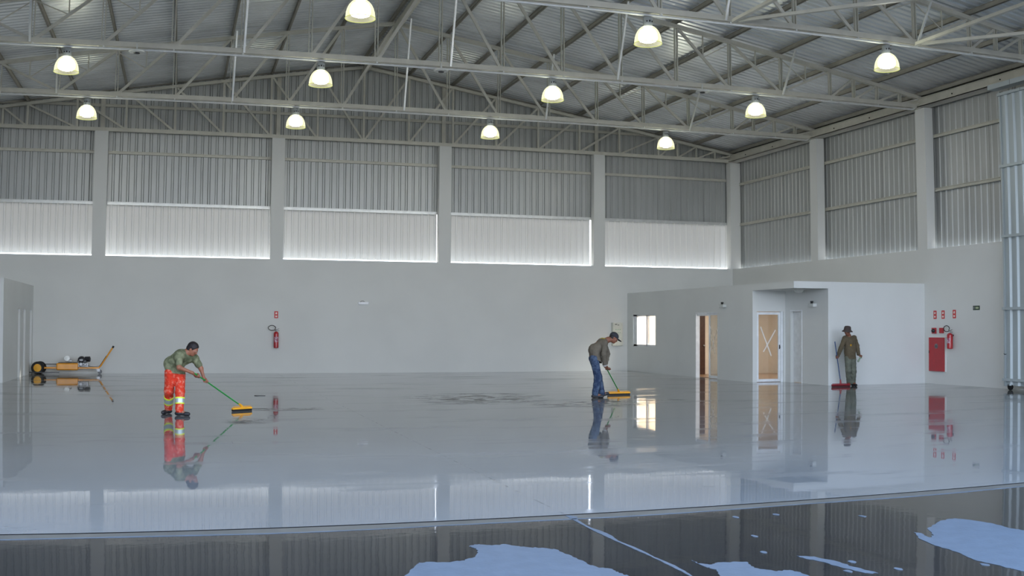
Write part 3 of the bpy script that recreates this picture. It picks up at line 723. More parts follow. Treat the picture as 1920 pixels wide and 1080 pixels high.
# engine
e = MB(); e.box((1.30, -.14, .24), (1.62, .12, .37)); e.lathe([(.05, -.03), (.07, 0), (.05, .03)], (1.39, -.17, .32), 16, Matrix.Rotation(PI / 2, 3, 'X')); e.lathe([(.03, -.02), (.05, 0), (.03, .02)], (1.53, -.17, .32), 16, Matrix.Rotation(PI / 2, 3, 'X'))
for i in range(4): e.box((1.32, -.15, .25 + .028 * i), (1.60, -.14, .262 + .028 * i))
e.build('engine_block', ALU, r, bevel=.006)
e = MB(); e.lathe([(.03, -.12), (.11, -.11), (.13, -.04), (.12, .08), (.06, .12)], (1.40, -.0, .46), 20, Matrix.Rotation(PI / 2, 3, 'X')); e.box((1.27, -.10, .38), (1.56, .1, .46)); e.build('engine_cowl', DARKM, r, bevel=.01, smooth=True)
MB().lathe([(.04, -.1), (.085, -.085), (.09, .07), (.05, .09)], (1.60, -.02, .49), 18, Matrix.Rotation(PI / 2, 3, 'Y') @ Matrix.Rotation(.2, 3, 'X')).build('air_filter', DARKM, r, smooth=True)
MB().box((1.34, -.145, .45), (1.45, -.13, .475)).build('engine_badge', ALU, r)
b = MB(); b.tube([(1.94, .02, .2), (2.02, .02, .27), (2.42, .02, .90)], .026, 10); b.build('push_handle', YEL, r, smooth=True)
MB().tube([(2.40, .02, .865), (2.435, .02, .925)], .033, 10).build('grip', BLACK, r, smooth=True)
MB().tube([(1.62, .02, .25), (1.8, .02, .235), (1.98, -.0, .26), (2.2, -.01, .6)], .008, 6).build('throttle_cable', BLACK, r)
MB().box((1.90, -.03, .08), (2.0, .07, .19)).build('caster_fork', ALU, r)
MB().lathe([(.07, -.02), (.075, 0), (.07, .02)], (1.99, .02, .075), 18, Matrix.Rotation(PI / 2, 3, 'X')).build('caster_wheel', mat('grey_caster', (110, 112, 116), .5), r, smooth=True)

# drain cover in the floor
r = MB(); r.lathe([(.13, .001), (.13, .008), (.10, .011), (.0, .012)], (10.60, -12.2, 0), 24)
tag(r.build('drain_cover', mat('drain_grey', (92, 94, 96), .4)), 'small round dark drain cover in the wet floor', 'drain')

# ------------------------------------------------------------------ soap film on the apron
def jag(poly, amp, sub=6):
    o = []
    n = len(poly)
    for i in range(n):
        a = Vector(poly[i]); c = Vector(poly[(i + 1) % n])
        for k in range(sub):
            p = a.lerp(c, k / sub)
            if k: p += Vector((random.uniform(-amp, amp), random.uniform(-amp * 1.6, amp * 1.6)))
            o.append((p.x, p.y))
    return o
def film(poly, label, amp=.009, sub=6):
    p = jag(poly, amp, sub); a = sum(p[i][0] * p[(i + 1) % len(p)][1] - p[(i + 1) % len(p)][0] * p[i][1] for i in range(len(p)))
    if a < 0: p = p[::-1]
    n = len(p); b = MB(); vs = [(x, y, .0005) for x, y in p] + [(x, y, .003) for x, y in p]
    tri = tessellate_polygon([[Vector((x, y, 0)) for x, y in p]]); fs = []
    for t in tri:
        a_, b_, c_ = [Vector((p[i][0], p[i][1])) for i in t]
        if (b_ - a_).cross(c_ - a_) < 0: t = t[::-1]
        fs += [[i + n for i in t], list(t)[::-1]]
    b.add(vs, fs + [(i, (i + 1) % n, n + (i + 1) % n, n + i) for i in range(n)])
    o = b.build('soap_film', FOAM); tag(o, label, 'puddle', 'patches of pale soapy water on the dark apron')
PA = [(10.208, -30.867), (10.316, -30.652), (10.383, -30.507), (10.468, -30.501), (10.577, -30.546), (10.681, -30.518), (10.786, -30.444), (10.867, -30.287), (10.895, -30.14), (10.862, -30.048), (10.948, -29.994), (11.032, -30.069), (11.143, -30.049), (11.218, -30.149), (11.286, -30.221), (11.366, -30.257), (11.441, -30.344), (11.454, -30.522), (11.479, -30.661), (11.482, -30.852), (11.51, -30.999), (11.576, -31.048), (11.581, -31.183), (11.605, -31.269), (11.666, -31.658), (10.882, -31.667), (10.045, -31.218)]
PB = [(12.214, -30.983), (12.202, -31.089), (12.262, -31.159), (12.365, -31.119), (12.546, -31.17), (12.499, -31.35), (12.577, -31.497), (12.685, -31.501), (12.716, -31.583), (12.714, -31.695), (12.746, -32.032), (12.125, -31.778), (12.172, -31.48), (12.237, -31.308), (12.208, -31.21)]
PC = [(12.98, -31.12), (13.08, -31.195), (13.136, -31.399), (13.139, -31.586), (13.179, -31.812), (13.104, -31.778), (13.056, -31.58), (13.034, -31.355), (12.984, -31.207)]
PD = [(14.32, -30.727), (14.347, -30.782), (14.291, -30.961), (14.388, -30.885), (14.548, -30.619), (14.856, -30.4), (15.04, -30.364), (15.113, -30.528), (15.158, -30.695), (15.132, -30.914), (15.163, -31.067), (15.138, -31.444), (14.101, -32.485), (14.088, -32.203), (14.073, -32.1), (14.064, -31.935), (14.043, -31.758), (14.115, -31.483), (14.124, -31.231), (14.193, -30.954)]
film(PA, 'large pale blue soapy patch left of the floor joint on the dark apron')
film(PB, 'pale soapy patch just right of the floor joint at the lower picture edge')
film(PC, 'narrow sliver of pale soapy water on the apron, longer than it is wide')
film(PD, 'large pale blue soapy patch on the apron close to the right picture edge')
ys = [-29.02 - .085 * i for i in range(33)]
wd = lambda y: .016 + .02 * abs(math.sin(y * 5.1)) + .03 * math.exp(-((y + 29.9) / .25) ** 2) + .06 * math.exp(-((y + 29.1) / .08) ** 2)
pj = [(12.0 - .015 + .012 * math.sin(y * 3), y) for y in ys] + [(12.0 - .015 + .012 * math.sin(y * 3) + wd(y) * .9, y) for y in ys[::-1]]
film(pj, 'thin line of pale soapy water lying in the joint across the apron', .004, 2)
xs = [3.0 + .25 * i for i in range(75)]
pj = [(x, -29.20 - .02 * math.sin(x * 2.1) - .008) for x in xs] + [(x, -29.20 - .02 * math.sin(x * 2.1) + .008 + .016 * abs(math.sin(x * .9))) for x in xs[::-1]]
film(pj, 'long thin line of pale soapy water beside the threshold strip', .004, 2)
SPL = ['just off the threshold right of the joint', 'off the threshold, closest to the joint', 'off the threshold, farthest to the right', 'between threshold and the small patch', 'above the small patch beside the joint', 'below the narrow sliver', 'between the sliver and the right patch', 'under the lower edge of the right patch', 'beside the tip of the sliver']
for q_, (x, y) in enumerate([(13.744, -29.574), (13.354, -29.565), (14.39, -29.933), (13.072, -30.37), (12.824, -30.931), (13.378, -31.766), (13.226, -31.444), (13.997, -31.92), (13.032, -31.682)]):
    p = [(x + .03 * math.cos(a) * random.uniform(.6, 1), y + .05 * math.sin(a) * random.uniform(.6, 1)) for a in [k * PI / 5 for k in range(10)]]
    o = MB().prism(p, .0005, .004).build('foam_speck', FOAM); tag(o, 'tiny pale foam speck on the dark apron, ' + SPL[q_], 'foam', 'foam specks on the dark apron')

# ================================================================== PEOPLE
def vnoise(P, sc, amp, seed=0):
    x, y, z = P[..., 0] * sc + seed, P[..., 1] * sc + seed * 1.7, P[..., 2] * sc + seed * .6
    return amp * (np.sin(x * 1.0 + 1.3 * np.sin(y * .9)) * np.sin(y * 1.1 + 1.7 * np.sin(z * .8)) * np.sin(z * .95 + 1.1 * np.sin(x * .7 + 1)))
class SDF:
    """implicit body: tapered capsules and ellipsoids smoothly joined, turned into one quad surface"""
    def __init__(s, k=.03): s.p = []; s.cut = []; s.k = k; s.noise = None
    def cap(s, a, b, ra, rb=None, k=None): s.p.append(('c', np.array(a, float), np.array(b, float), ra, ra if rb is None else rb, k or s.k)); return s
    def chain(s, pts, rs, k=None):
        for i in range(len(pts) - 1): s.cap(pts[i], pts[i + 1], rs[i], rs[i + 1], k)
        return s
    def ell(s, c, r, R=None, k=None): s.p.append(('e', np.array(c, float), np.array(r, float), np.eye(3) if R is None else np.array(R, float), 0, k or s.k)); return s
    def plane(s, p, n): s.cut.append((np.array(p, float), np.array(n, float) / np.linalg.norm(n))); return s
    def build(s, name, m, parent, h=.006):
        lo = np.full(3, 9e9); hi = -lo
        for q in s.p:
            if q[0] == 'c':
                for c, r in ((q[1], q[3]), (q[2], q[4])): lo = np.minimum(lo, c - r); hi = np.maximum(hi, c + r)
            else: lo = np.minimum(lo, q[1] - q[2].max()); hi = np.maximum(hi, q[1] + q[2].max())
        lo -= .03; hi += .03
        n = np.ceil((hi - lo) / h).astype(int) + 1
        D = np.full(n, .5, np.float32)
        ax = [lo[i] + h * np.arange(n[i]) for i in range(3)]
        for q in s.p:
            if q[0] == 'c':
                r = max(q[3], q[4]); a = np.minimum(q[1], q[2]) - r; b = np.maximum(q[1], q[2]) + r
            else: a = q[1] - q[2].max(); b = q[1] + q[2].max()
            mg = q[5] * 1.6 + .02
            i0 = np.maximum(((a - mg - lo) / h).astype(int), 0); i1 = np.minimum(((b + mg - lo) / h).astype(int) + 2, n)
            sl_ = tuple(slice(i0[i], i1[i]) for i in range(3))
            P = np.stack(np.meshgrid(*[ax[i][sl_[i]] for i in range(3)], indexing='ij'), -1).astype(np.float32)
            if q[0] == 'c':
                ba = (q[2] - q[1]); L2 = max(ba @ ba, 1e-9); t = np.clip(((P - q[1]) @ ba) / L2, 0, 1)
                d = np.linalg.norm(P - q[1] - t[..., None] * ba, axis=-1) - (q[3] + (q[4] - q[3]) * t)
            else:
                X = (P - q[1]) @ q[3]; k0 = np.linalg.norm(X / q[2], axis=-1); k1 = np.linalg.norm(X / q[2] ** 2, axis=-1)
                d = k0 * (k0 - 1) / np.maximum(k1, 1e-6)
            S = D[sl_]; kk = q[5]
            hh = np.clip(.5 + .5 * (S - d) / kk, 0, 1)
            D[sl_] = np.minimum(S * (1 - hh) + d * hh - kk * hh * (1 - hh), S)
        if s.noise or s.cut:
            for i in range(n[0]):
                P = np.stack(np.meshgrid(ax[0][i:i + 1], ax[1], ax[2], indexing='ij'), -1)[0]
                if s.noise:
                    for (sc_, am, sd) in s.noise: D[i] += vnoise(P, sc_, am, sd).astype(np.float32)
                for p_, n_ in s.cut: D[i] = np.maximum(D[i], (P - p_) @ n_)
        ins = D < 0
        c = np.zeros(np.array(n) - 1, np.int8)
        for dx in (0, 1):
            for dy in (0, 1):
                for dz in (0, 1): c += ins[dx:n[0] - 1 + dx, dy:n[1] - 1 + dy, dz:n[2] - 1 + dz]
        act = (c > 0) & (c < 8); idx = np.argwhere(act)
        vid = np.full(act.shape, -1, np.int32); vid[act] = np.arange(len(idx))
        acc = np.zeros((len(idx), 3)); cnt = np.zeros(len(idx))
        cs = [(0, 0, 0), (1, 0, 0), (0, 1, 0), (1, 1, 0), (0, 0, 1), (1, 0, 1), (0, 1, 1), (1, 1, 1)]
        val = [D[idx[:, 0] + a, idx[:, 1] + b, idx[:, 2] + e] for a, b, e in cs]
        for i, j in ((0, 1), (2, 3), (4, 5), (6, 7), (0, 2), (1, 3), (4, 6), (5, 7), (0, 4), (1, 5), (2, 6), (3, 7)):
            u, v = val[i], val[j]; mk = (u < 0) != (v < 0); t = np.where(mk, u / np.where(mk, u - v, 1), 0)
            A = np.array(cs[i]); B = np.array(cs[j]); acc[mk] += A + t[mk, None] * (B - A); cnt[mk] += 1
        V = lo + h * (idx + acc / cnt[:, None])
        F = []
        for a in range(3):
            b, c2 = (a + 1) % 3, (a + 2) % 3
            s0 = [slice(None)] * 3; s1 = [slice(None)] * 3; s0[a] = slice(0, -1); s1[a] = slice(1, None)
            ch = ins[tuple(s0)] != ins[tuple(s1)]; E_ = np.argwhere(ch)
            ok = (E_[:, b] > 0) & (E_[:, c2] > 0) & (E_[:, b] < n[b] - 1) & (E_[:, c2] < n[c2] - 1); E_ = E_[ok]
            st = ins[E_[:, 0], E_[:, 1], E_[:, 2]]
            def g(db, dc):
                Q = E_.copy(); Q[:, b] -= db; Q[:, c2] -= dc; return vid[Q[:, 0], Q[:, 1], Q[:, 2]]
            q4 = np.stack([g(1, 1), g(0, 1), g(0, 0), g(1, 0)], 1)
            q4[~st] = q4[~st][:, ::-1]; F.append(q4)
        F = np.concatenate(F); F = F[(F >= 0).all(1)]
        me = bpy.data.meshes.new(name); me.vertices.add(len(V)); me.vertices.foreach_set('co', V.astype(np.float32).ravel())
        me.loops.add(F.size); me.loops.foreach_set('vertex_index', F.astype(np.int32).ravel())
        me.polygons.add(len(F)); me.polygons.foreach_set('loop_start', np.arange(0, F.size, 4, dtype=np.int32)); me.polygons.foreach_set('loop_total', np.full(len(F), 4, np.int32))
        me.update(calc_edges=True); me.validate(); me.polygons.foreach_set('use_smooth', [True] * len(me.polygons))
        me.materials.append(m); o = bpy.data.objects.new(name, me); COL.objects.link(o); o.parent = parent
        return o
def nrm(v): v = np.array(v, float); return v / np.linalg.norm(v)
def grip_hand(S, W, G, axis, palm_from, side=1, pr=.014, spread=1.0):
    """palm and five bent fingers closed around a pole through G; W wrist"""
    W = np.array(W, float); G = np.array(G, float); A = nrm(axis)
    d = W - G; d = d - A * (d @ A) * .6; b = nrm(d - A * (d @ A)); c = np.cross(A, b)
    R_ = pr + .012
    kn = G + b * (R_ + .012)
    S.cap(W, kn + A * .0, .026, .024, .02)
    S.cap(kn - A * .026, kn + A * .028, .021, .020, .015)
    S.cap(kn - A * .024 + b * .035, kn + A * .024 + b * .03, .019, .019, .015)
    for i, L in enumerate((.85, 1.0, .95, .78)):
        off = (i - 1.5) * .0195; pts = []
        for j in range(6):
            a = (0 + j / 5 * 4.1 * L) * side
            rr = R_ + (.004 if j in (1, 3) else 0)
            pts.append(G + A * (off + .002 * j) + (b * math.cos(a) + c * math.sin(a)) * rr)
        S.chain(pts, [.0098, .0096, .009, .0086, .0082, .0075], .006)
    pts = []
    for j in range(5):
        a = -side * (0.35 + j / 4 * 2.2); rr = R_ + .004 + (.012 if j == 0 else 0)
        pts.append(G + A * (.044 - .004 * j) + (b * math.cos(a) + c * math.sin(a)) * rr)
    S.chain([kn + A * .015 + b * .03] + pts, [.016, .0135, .0115, .0105, .01, .009], .008)
def frame_(fwd, up):
    f = nrm(fwd); u = np.array(up, float); u = nrm(u - f * (u @ f)); r = np.cross(f, u); return f, u, r
def head_prims(S, c, f, u, r, neck):
    c = np.array(c); Rm = np.stack([f, r, u], 1)
    S.ell(c + u * .025 - f * .012, (.098, .077, .098), Rm, .02)
    S.ell(c - u * .03 + f * .012, (.078, .066, .085), Rm, .03)
    S.cap(c - u * .085 + f * .055 - r * .018, c - u * .085 + f * .055 + r * .018, .024, .024, .03)      # chin
    S.cap(c + u * .012 + f * .080, c - u * .028 + f * .102, .010, .014, .012)                           # nose
    S.cap(c - u * .03 + f * .092 - r * .012, c - u * .03 + f * .092 + r * .012, .009, .009, .008)
    S.cap(c + u * .022 + f * .079 - r * .042, c + u * .022 + f * .079 + r * .042, .011, .011, .014)     # brow
    S.cap(c - u * .052 + f * .082 - r * .020, c - u * .052 + f * .082 + r * .020, .008, .008, .010)     # lips
    S.cap(c - u * .063 + f * .080 - r * .016, c - u * .063 + f * .080 + r * .016, .008, .008, .010)
    for sgn in (-1, 1):
        S.ell(c + r * sgn * .076 - u * .008 - f * .012, (.020, .010, .032), Rm, .010)                     # ears
        S.cap(c - u * .015 + f * .062 + r * sgn * .045, c - u * .05 + f * .05 + r * sgn * .04, .018, .018, .03)   # cheeks
    S.cap(c - u * .05 - f * .02, neck, .052, .056, .03)
def eyes(c, f, u, r, parent):
    for sgn in (-1, 1):
        b = MB(); p = np.array(c) + f * .0835 + r * sgn * .031 + u * .003
        b.lathe([(.0, -.010), (.009, -.006), (.012, 0), (.009, .006), (.0, .010)], p, 12); b.build('eye', EYEW, parent, smooth=True)
        b = MB(); q = p + f * .010; b.lathe([(.0, -.005), (.0045, -.003), (.0055, 0), (.0045, .003), (.0, .005)], q, 10); b.build('pupil', BLACK, parent, smooth=True)
EYEW = mat('eye_white', (210, 200, 190), .3)
def body(J, fwd_head, up_head, parent, skin, grips, sc=1.0):
    S = SDF(.03); j = {k: np.array(v, float) for k, v in J.items()}
    f, u, r = frame_(fwd_head, up_head)
    head_prims(S, j['head'], f, u, r, j['neck'])
    mid = (j['shR'] + j['shL']) / 2
    S.chain([j['pel'], j['belly'], j['chest'], j['neck']], [.10, .095, .10, .055], .06)
    for a in 'RL':
        S.cap(j['chest'], j['sh' + a], .075, .055, .05)
        S.chain([j['sh' + a], j['el' + a], j['wr' + a]], [.052, .040, .026], .03)
        S.chain([j['pel'], j['hip' + a], j['knee' + a], j['ank' + a]], [.09, .082, .054, .038], .04)
        S.cap(j['ank' + a], j['toe' + a], .036, .030, .02)
        if a in grips:
            G, ax, sd, pr = grips[a]; grip_hand(S, j['wr' + a], G, ax, None, sd, pr)
    o = S.build('body', skin, parent, .0045)
    eyes(j['head'], f, u, r, parent)
    return j, f, u, r
def shoe(j, a, parent, m, L=.1):
    an, to = j['ank' + a], j['toe' + a]; d = to - an; dh = np.array((d[0], d[1], 0.)); dh = dh / np.linalg.norm(dh)
    pitch = d[2] + (an[2] - .085) * 0
    heel = an - dh * .055; heel = np.array((heel[0], heel[1], max(an[2] - .055, .035))); tip = np.array((an + dh * .17)); tip[2] = max(to[2], .032)
    S = SDF(.02); S.cap(heel, heel + dh * .05, .038, .036).cap(heel + dh * .03, tip - dh * .01, .036, .034).cap(tip - dh * .05, tip, .040, .030).cap(an + np.array((0, 0, .02)), heel + dh * .04, .048, .04)
    if min(heel[2], tip[2]) < .05 and abs(heel[2] - tip[2]) < .03: S.plane((0, 0, .002), (0, 0, -1))
    o = S.build('shoe', m, parent, .006)
    return o
def fabric(name, c1, c2, scale=9., contrast=(.42, .6), extra=None, rough=.85):
    m = NT(name); co = m.obj(); n = m.n('ShaderNodeTexNoise', Scale=scale, Detail=5.0, Roughness=.6); m.l(co, n.inputs['Vector'])
    rp = m.n('ShaderNodeValToRGB'); rp.color_ramp.elements[0].position, rp.color_ramp.elements[1].position = contrast
    rp.color_ramp.elements[0].color = lin(c1); rp.color_ramp.elements[1].color = lin(c2); m.l(n.outputs[0], rp.inputs[0]); last = rp.outputs[0]
    for (p, rad, col, sc2) in extra or []:
        d = m.n('ShaderNodeVectorMath', operation='DISTANCE'); m.l(co, d.inputs[0]); d.inputs[1].default_value = p
        n2 = m.n('ShaderNodeTexNoise', Scale=sc2, Detail=4.0); m.l(co, n2.inputs['Vector'])
        ad = m.n('ShaderNodeMath', operation='MULTIPLY_ADD'); m.l(n2.outputs[0], ad.inputs[0]); ad.inputs[1].default_value = rad * .9; m.l(d.outputs['Value'], ad.inputs[2])
        lt = m.n('ShaderNodeMath', operation='LESS_THAN'); m.l(ad.outputs[0], lt.inputs[0]); lt.inputs[1].default_value = rad * 1.35
        mx = m.n('ShaderNodeMix', data_type='RGBA'); m.l(lt.outputs[0], mx.inputs[0]); m.l(last, mx.inputs[6]); mx.inputs[7].default_value = lin(col); last = mx.outputs[2]
    m.l(last, m.b.inputs['Base Color']); m.b.inputs['Roughness'].default_value = rough; m.b.inputs['Specular IOR Level'].default_value = .2
    return m.m
def squeegee(T_, B_, e0, e1, mats, label, ext=.06):
    """T_ pole top, B_ socket, e0/e1 blade ends on the floor (world)"""
    T_, B_, e0, e1 = map(lambda v: np.array(v, float), (T_, B_, e0, e1))
    c = (e0 + e1) / 2; r = tag(empty('floor_squeegee', tuple(c)), label, 'squeegee')
    d = nrm(e1 - e0); L = np.linalg.norm(e1 - e0); P = lambda v: tuple(np.array(v) - c)
    up = np.array((0, 0, 1.)); nn = np.cross(d, up)
    b = MB(); b.beam(P(e0 + up * .056), P(e1 + up * .056), .05, .036); b.beam(P(e0 + d * .02 + up * .088), P(e1 - d * .02 + up * .088), .024, .014); b.build('head_block', mats[1], r, bevel=.006)
    b = MB(); b.beam(P(e0 + up * .020 + nn * .008), P(e1 + up * .020 + nn * .008), .008, .038); b.beam(P(e0 + up * .022 - nn * .014), P(e1 + up * .022 - nn * .014), .008, .034); b.build('rubber_blade', mats[2], r)
    ax = nrm(T_ - B_); so_ = c + up * .09
    b = MB(); b.tube([P(so_ - up * .01), P(so_ + ax * .05 + up * .01), P(so_ + ax * .12)], [.030, .022, .017], 12); b.build('socket', mats[1], r, smooth=True)
    b = MB(); b.tube([P(so_ + ax * .06), P(T_ + ax * ext)], .0125, 12); b.build('pole', mats[0], r, smooth=True)
    b = MB(); b.tube([P(T_ + ax * ext), P(T_ + ax * (ext + .025))], [.0145, .010], 12); b.build('end_cap', mats[3], r, smooth=True)
    return so_, nrm(T_ - so_)
SKIN = mat('tanned_skin', (150, 96, 72), .55, var=.08, scale=20)
SKIN2 = mat('brown_skin', (128, 82, 62), .55, var=.08, scale=20)
SHOE = mat('dark_work_shoe', (34, 34, 38), .5)

# ---- man 1: camouflage shirt, orange trousers, bent forward, pushing a green poled squeegee
b1 = np.array((8.75, -17.6, 0.))
J = {'ankL': (0.022, -0.15, 0.10), 'ankR': (-0.18, 0.35, 0.10), 'belly': (-0.094, 0.04, 0.949), 'chest': (0.048, 0.0, 1.079), 'elL': (0.401, 0.08, 0.843), 'elR': (0.01, -0.25, 0.871),
     'head': (0.25, -0.04, 1.195), 'hipL': (0.026, 0.1, 0.769), 'hipR': (-0.147, -0.02, 0.774), 'kneeL': (0.029, -0.08, 0.424), 'kneeR': (-0.167, 0.08, 0.432), 'neck': (0.15, -0.02, 1.136),
     'pel': (-0.061, 0.05, 0.804), 'shL': (0.29, 0.1, 1.025), 'shR': (-0.007, -0.16, 1.085), 'toeL': (0.14, -0.2, 0.035), 'toeR': (-0.258, 0.24, 0.035), 'wrL': (0.452, 0.05, 0.680), 'wrR': (0.247, -0.2, 0.775)}
PT = b1 + np.array((.342, -.14, .726)); E0 = (9.749, -16.905, 0); E1 = (10.129, -16.646, 0)
so_, ax = squeegee(PT, (9.94, -16.77, .08), E0, E1, (POLG, SQY, BLACK, POLG), 'green poled squeegee with yellow head pushed by the man in orange trousers')
per = tag(empty('person', tuple(b1)), 'man in green mottled t-shirt and orange trousers bending to push a squeegee', 'person')
L1 = np.linalg.norm(PT - so_); G1R = PT - b1 - ax * .02; G1L = PT - b1 - ax * .26
j, f, u, r_ = body(J, (.80, -.28, -.55), (.42, -.1, .9), per, SKIN, {'R': (G1R, ax, 1, .0125), 'L': (G1L, ax, -1, .0125)})
CAMO = fabric('mottled_green_cotton', (80, 85, 62), (136, 138, 108), 7., (.4, .62))
S = SDF(.05); S.noise = [(38, .004, 1), (70, .002, 2)]
for a, o_ in (('R', 1), ('L', -1)):
    side = nrm(j['hip' + a] - j['pel']) * .055
    S.chain([j['pel'] + side + np.array((.02, 0, -.10)), j['pel'] + side + np.array((0, 0, -.02)), j['belly'] + side * 1.1, j['chest'] * .45 + j['sh' + a] * .55], [.125, .120, .118, .10])
    S.cap(j['chest'], j['sh' + a], .105, .075)
    S.cap(j['sh' + a], j['sh' + a] * .35 + j['el' + a] * .65, .070, .066, .03)
S.chain([j['chest'], j['neck'] * .7 + j['chest'] * .3], [.10, .07])
S.plane((-.2, 0, .775), (-.12, 0, -1))
S.build('shirt', CAMO, per, .006)
ORG = fabric('orange_work_trousers', (212, 62, 40), (226, 138, 116), 16., (.5, .66), rough=.8)
S = SDF(.03); S.noise = [(34, .006, 3), (60, .003, 5)]
S.ell(j['pel'] + np.array((.0, 0, -.05)), (.115, .125, .11))
for a in 'RL': S.chain([j['hip' + a], j['knee' + a], j['ank' + a] + np.array((0, 0, .0))], [.102, .084, .072], .04)
S.plane((0, 0, .06), (0, 0, -1))
S.build('trousers', ORG, per, .006)
def band(j, a, t0, t1, m, name, rr):
    A_, B_ = j['knee' + a], j['ank' + a]; p = A_ + (B_ - A_) * t0; q = A_ + (B_ - A_) * t1
    MB().tube([tuple(p), tuple(q)], [rr + .002, rr], 24).build(name, m, per, smooth=True)
YB = mat('fluorescent_yellow_tape', (222, 238, 70), .5); SB = mat('silver_reflective_tape', (176, 186, 182), .3, .3)
for a in 'RL':
    band(j, a, .30, .38, YB, 'yellow_band', .089); band(j, a, .38, .60, SB, 'reflective_band', .0875); band(j, a, .60, .67, YB, 'yellow_band', .086)
    shoe(j, a, per, SHOE)
HAIR = mat('dark_brown_hair', (22, 13, 15), .6, var=.2, scale=60)
S = SDF(.02); S.noise = [(120, .003, 1)]
Rm = np.stack([f, r_, u], 1); hc = j['head']
S.ell(hc + u * .034 - f * .016, (.108, .088, .104), Rm).ell(hc - u * .02 - f * .05, (.065, .078, .075), Rm)
S.plane(hc + u * .05 + f * .06, f * .9 - u * .55).plane(hc - u * .055, -u)
S.build('hair', HAIR, per, .005)

# ---- man 2: cap, grey-brown shirt, jeans
b2 = np.array((18.15, -14.48, 0.))
J = {'ankL': (0.103, 0.08, 0.095), 'ankR': (-0.12, -0.08, 0.095), 'belly': (-0.106, 0.0, 1.13), 'chest': (0.071, 0.0, 1.266), 'elL': (0.30, 0.2, 1.016), 'elR': (0.025, -0.23, 1.018),
     'head': (0.372, 0.0, 1.383), 'hipL': (-0.10, 0.09, 0.914), 'hipR': (-0.150, -0.08, 0.919), 'kneeL': (0.03, 0.1, 0.482), 'kneeR': (-0.062, -0.1, 0.483), 'neck': (0.229, 0.0, 1.343), 'pel': (-0.128, 0.0, 0.955),
     'shL': (0.20, 0.18, 1.27), 'shR': (0.075, -0.18, 1.255), 'toeL': (0.265, 0.1, 0.085), 'toeR': (0.04, -0.12, 0.035), 'wrL': (0.215, 0.10, 0.793), 'wrR': (0.085, -0.15, 0.793)}
E0 = (18.671, -13.755, 0); E1 = (19.289, -13.669, 0)
PT = b2 + np.array((.165, -.03, .705))
so_, ax = squeegee(PT, (18.98, -13.71, .08), E0, E1, (POLG, SQY, BLACK, POLG), 'green poled squeegee with yellow head pushed by the man in the dark cap')
per = tag(empty('person', tuple(b2)), 'man in dark cap, grey-brown shirt and blue jeans stooping over a squeegee', 'person')
j, f, u, r_ = body(J, (.80, -.12, -.52), (.52, 0, .85), per, SKIN2, {'R': (PT - b2 - ax * .09, ax, 1, .0125), 'L': (PT - b2 - ax * .0, ax, -1, .0125)})
SH2 = fabric('grey_brown_work_shirt', (92, 86, 76), (112, 104, 92), 5., (.3, .7), extra=[((.085, -.02, 1.385), .075, (168, 148, 30), 30.)])
def shirt(j, m, per, flare=.13, hem=None, low=(0, 0, -.05), cuff=.052, sh=.07, noise=((34, .006, 1), (60, .003, 2)), collar=True):
    S = SDF(.05); S.noise = list(noise)
    for a in 'RL':
        side = nrm(j['hip' + a] - j['pel']) * .05
        S.chain([j['pel'] + side + np.array(low), j['belly'] + side * 1.1, j['chest'] * .5 + j['sh' + a] * .5], [flare, flare - .005, .095])
        S.cap(j['chest'], j['sh' + a], .10, sh)
        S.cap(j['sh' + a], j['sh' + a] * .6 + j['el' + a] * .4, sh, .064, .03)
        Q = SDF(.025); Q.noise = list(noise); Q.chain([j['sh' + a], j['el' + a], j['wr' + a]], [sh - .004, .060, cuff], .025); Q.build('sleeve', m, per, .006)
    S.chain([j['chest'], j['neck'] * .75 + j['chest'] * .25], [.10, .068])
    if hem: S.plane(*hem)
    o = S.build('shirt', m, per, .006)
    return o
shirt(j, SH2, per, .135, hem=((-.256, 0, .955), (-.145, 0, -.286)), low=(.05, 0, -.10))
b = MB(); c0 = j['wrR'] + nrm(j['wrR'] - j['elR']) * .02; b.tube([tuple(c0), tuple(c0 + nrm(j['wrR'] - j['elR']) * .035)], [.054, .050], 18); b.build('pale_cuff', mat('pale_cuff_cloth', (176, 172, 168), .8), per, smooth=True)
JEAN = fabric('worn_blue_denim', (42, 56, 82), (92, 108, 130), 8., (.42, .66))
S = SDF(.03); S.noise = [(30, .006, 3), (55, .003, 5)]
S.ell(j['pel'] + np.array((.0, 0, -.05)), (.115, .12, .11))
for a in 'RL': S.chain([j['hip' + a], j['knee' + a], j['ank' + a] + np.array((0, 0, .02))], [.104, .084, .078], .04)
S.plane((0, 0, .05), (0, 0, -1)); S.build('jeans', JEAN, per, .006)
for a in 'RL': shoe(j, a, per, SHOE)
CAPM = mat('dark_cap_cloth', (40, 42, 50), .8)
hc = j['head']; Rm = np.stack([f, r_, u], 1)
S = SDF(.02); S.ell(hc + u * .04 - f * .012, (.112, .092, .100), Rm).plane(hc + u * .018, -u)
cp = S.build('cap', CAPM, per, .005)
S = SDF(.01); S.ell(hc + u * .026 + f * .12, (.085, .072, .012), Rm); S.build('cap_brim', CAPM, per, .005)
S = SDF(.02); S.ell(hc + u * .0 - f * .03, (.085, .083, .075), Rm).plane(hc + f * .0, f).plane(hc - u * .045, -u); S.build('hair', HAIR, per, .005)

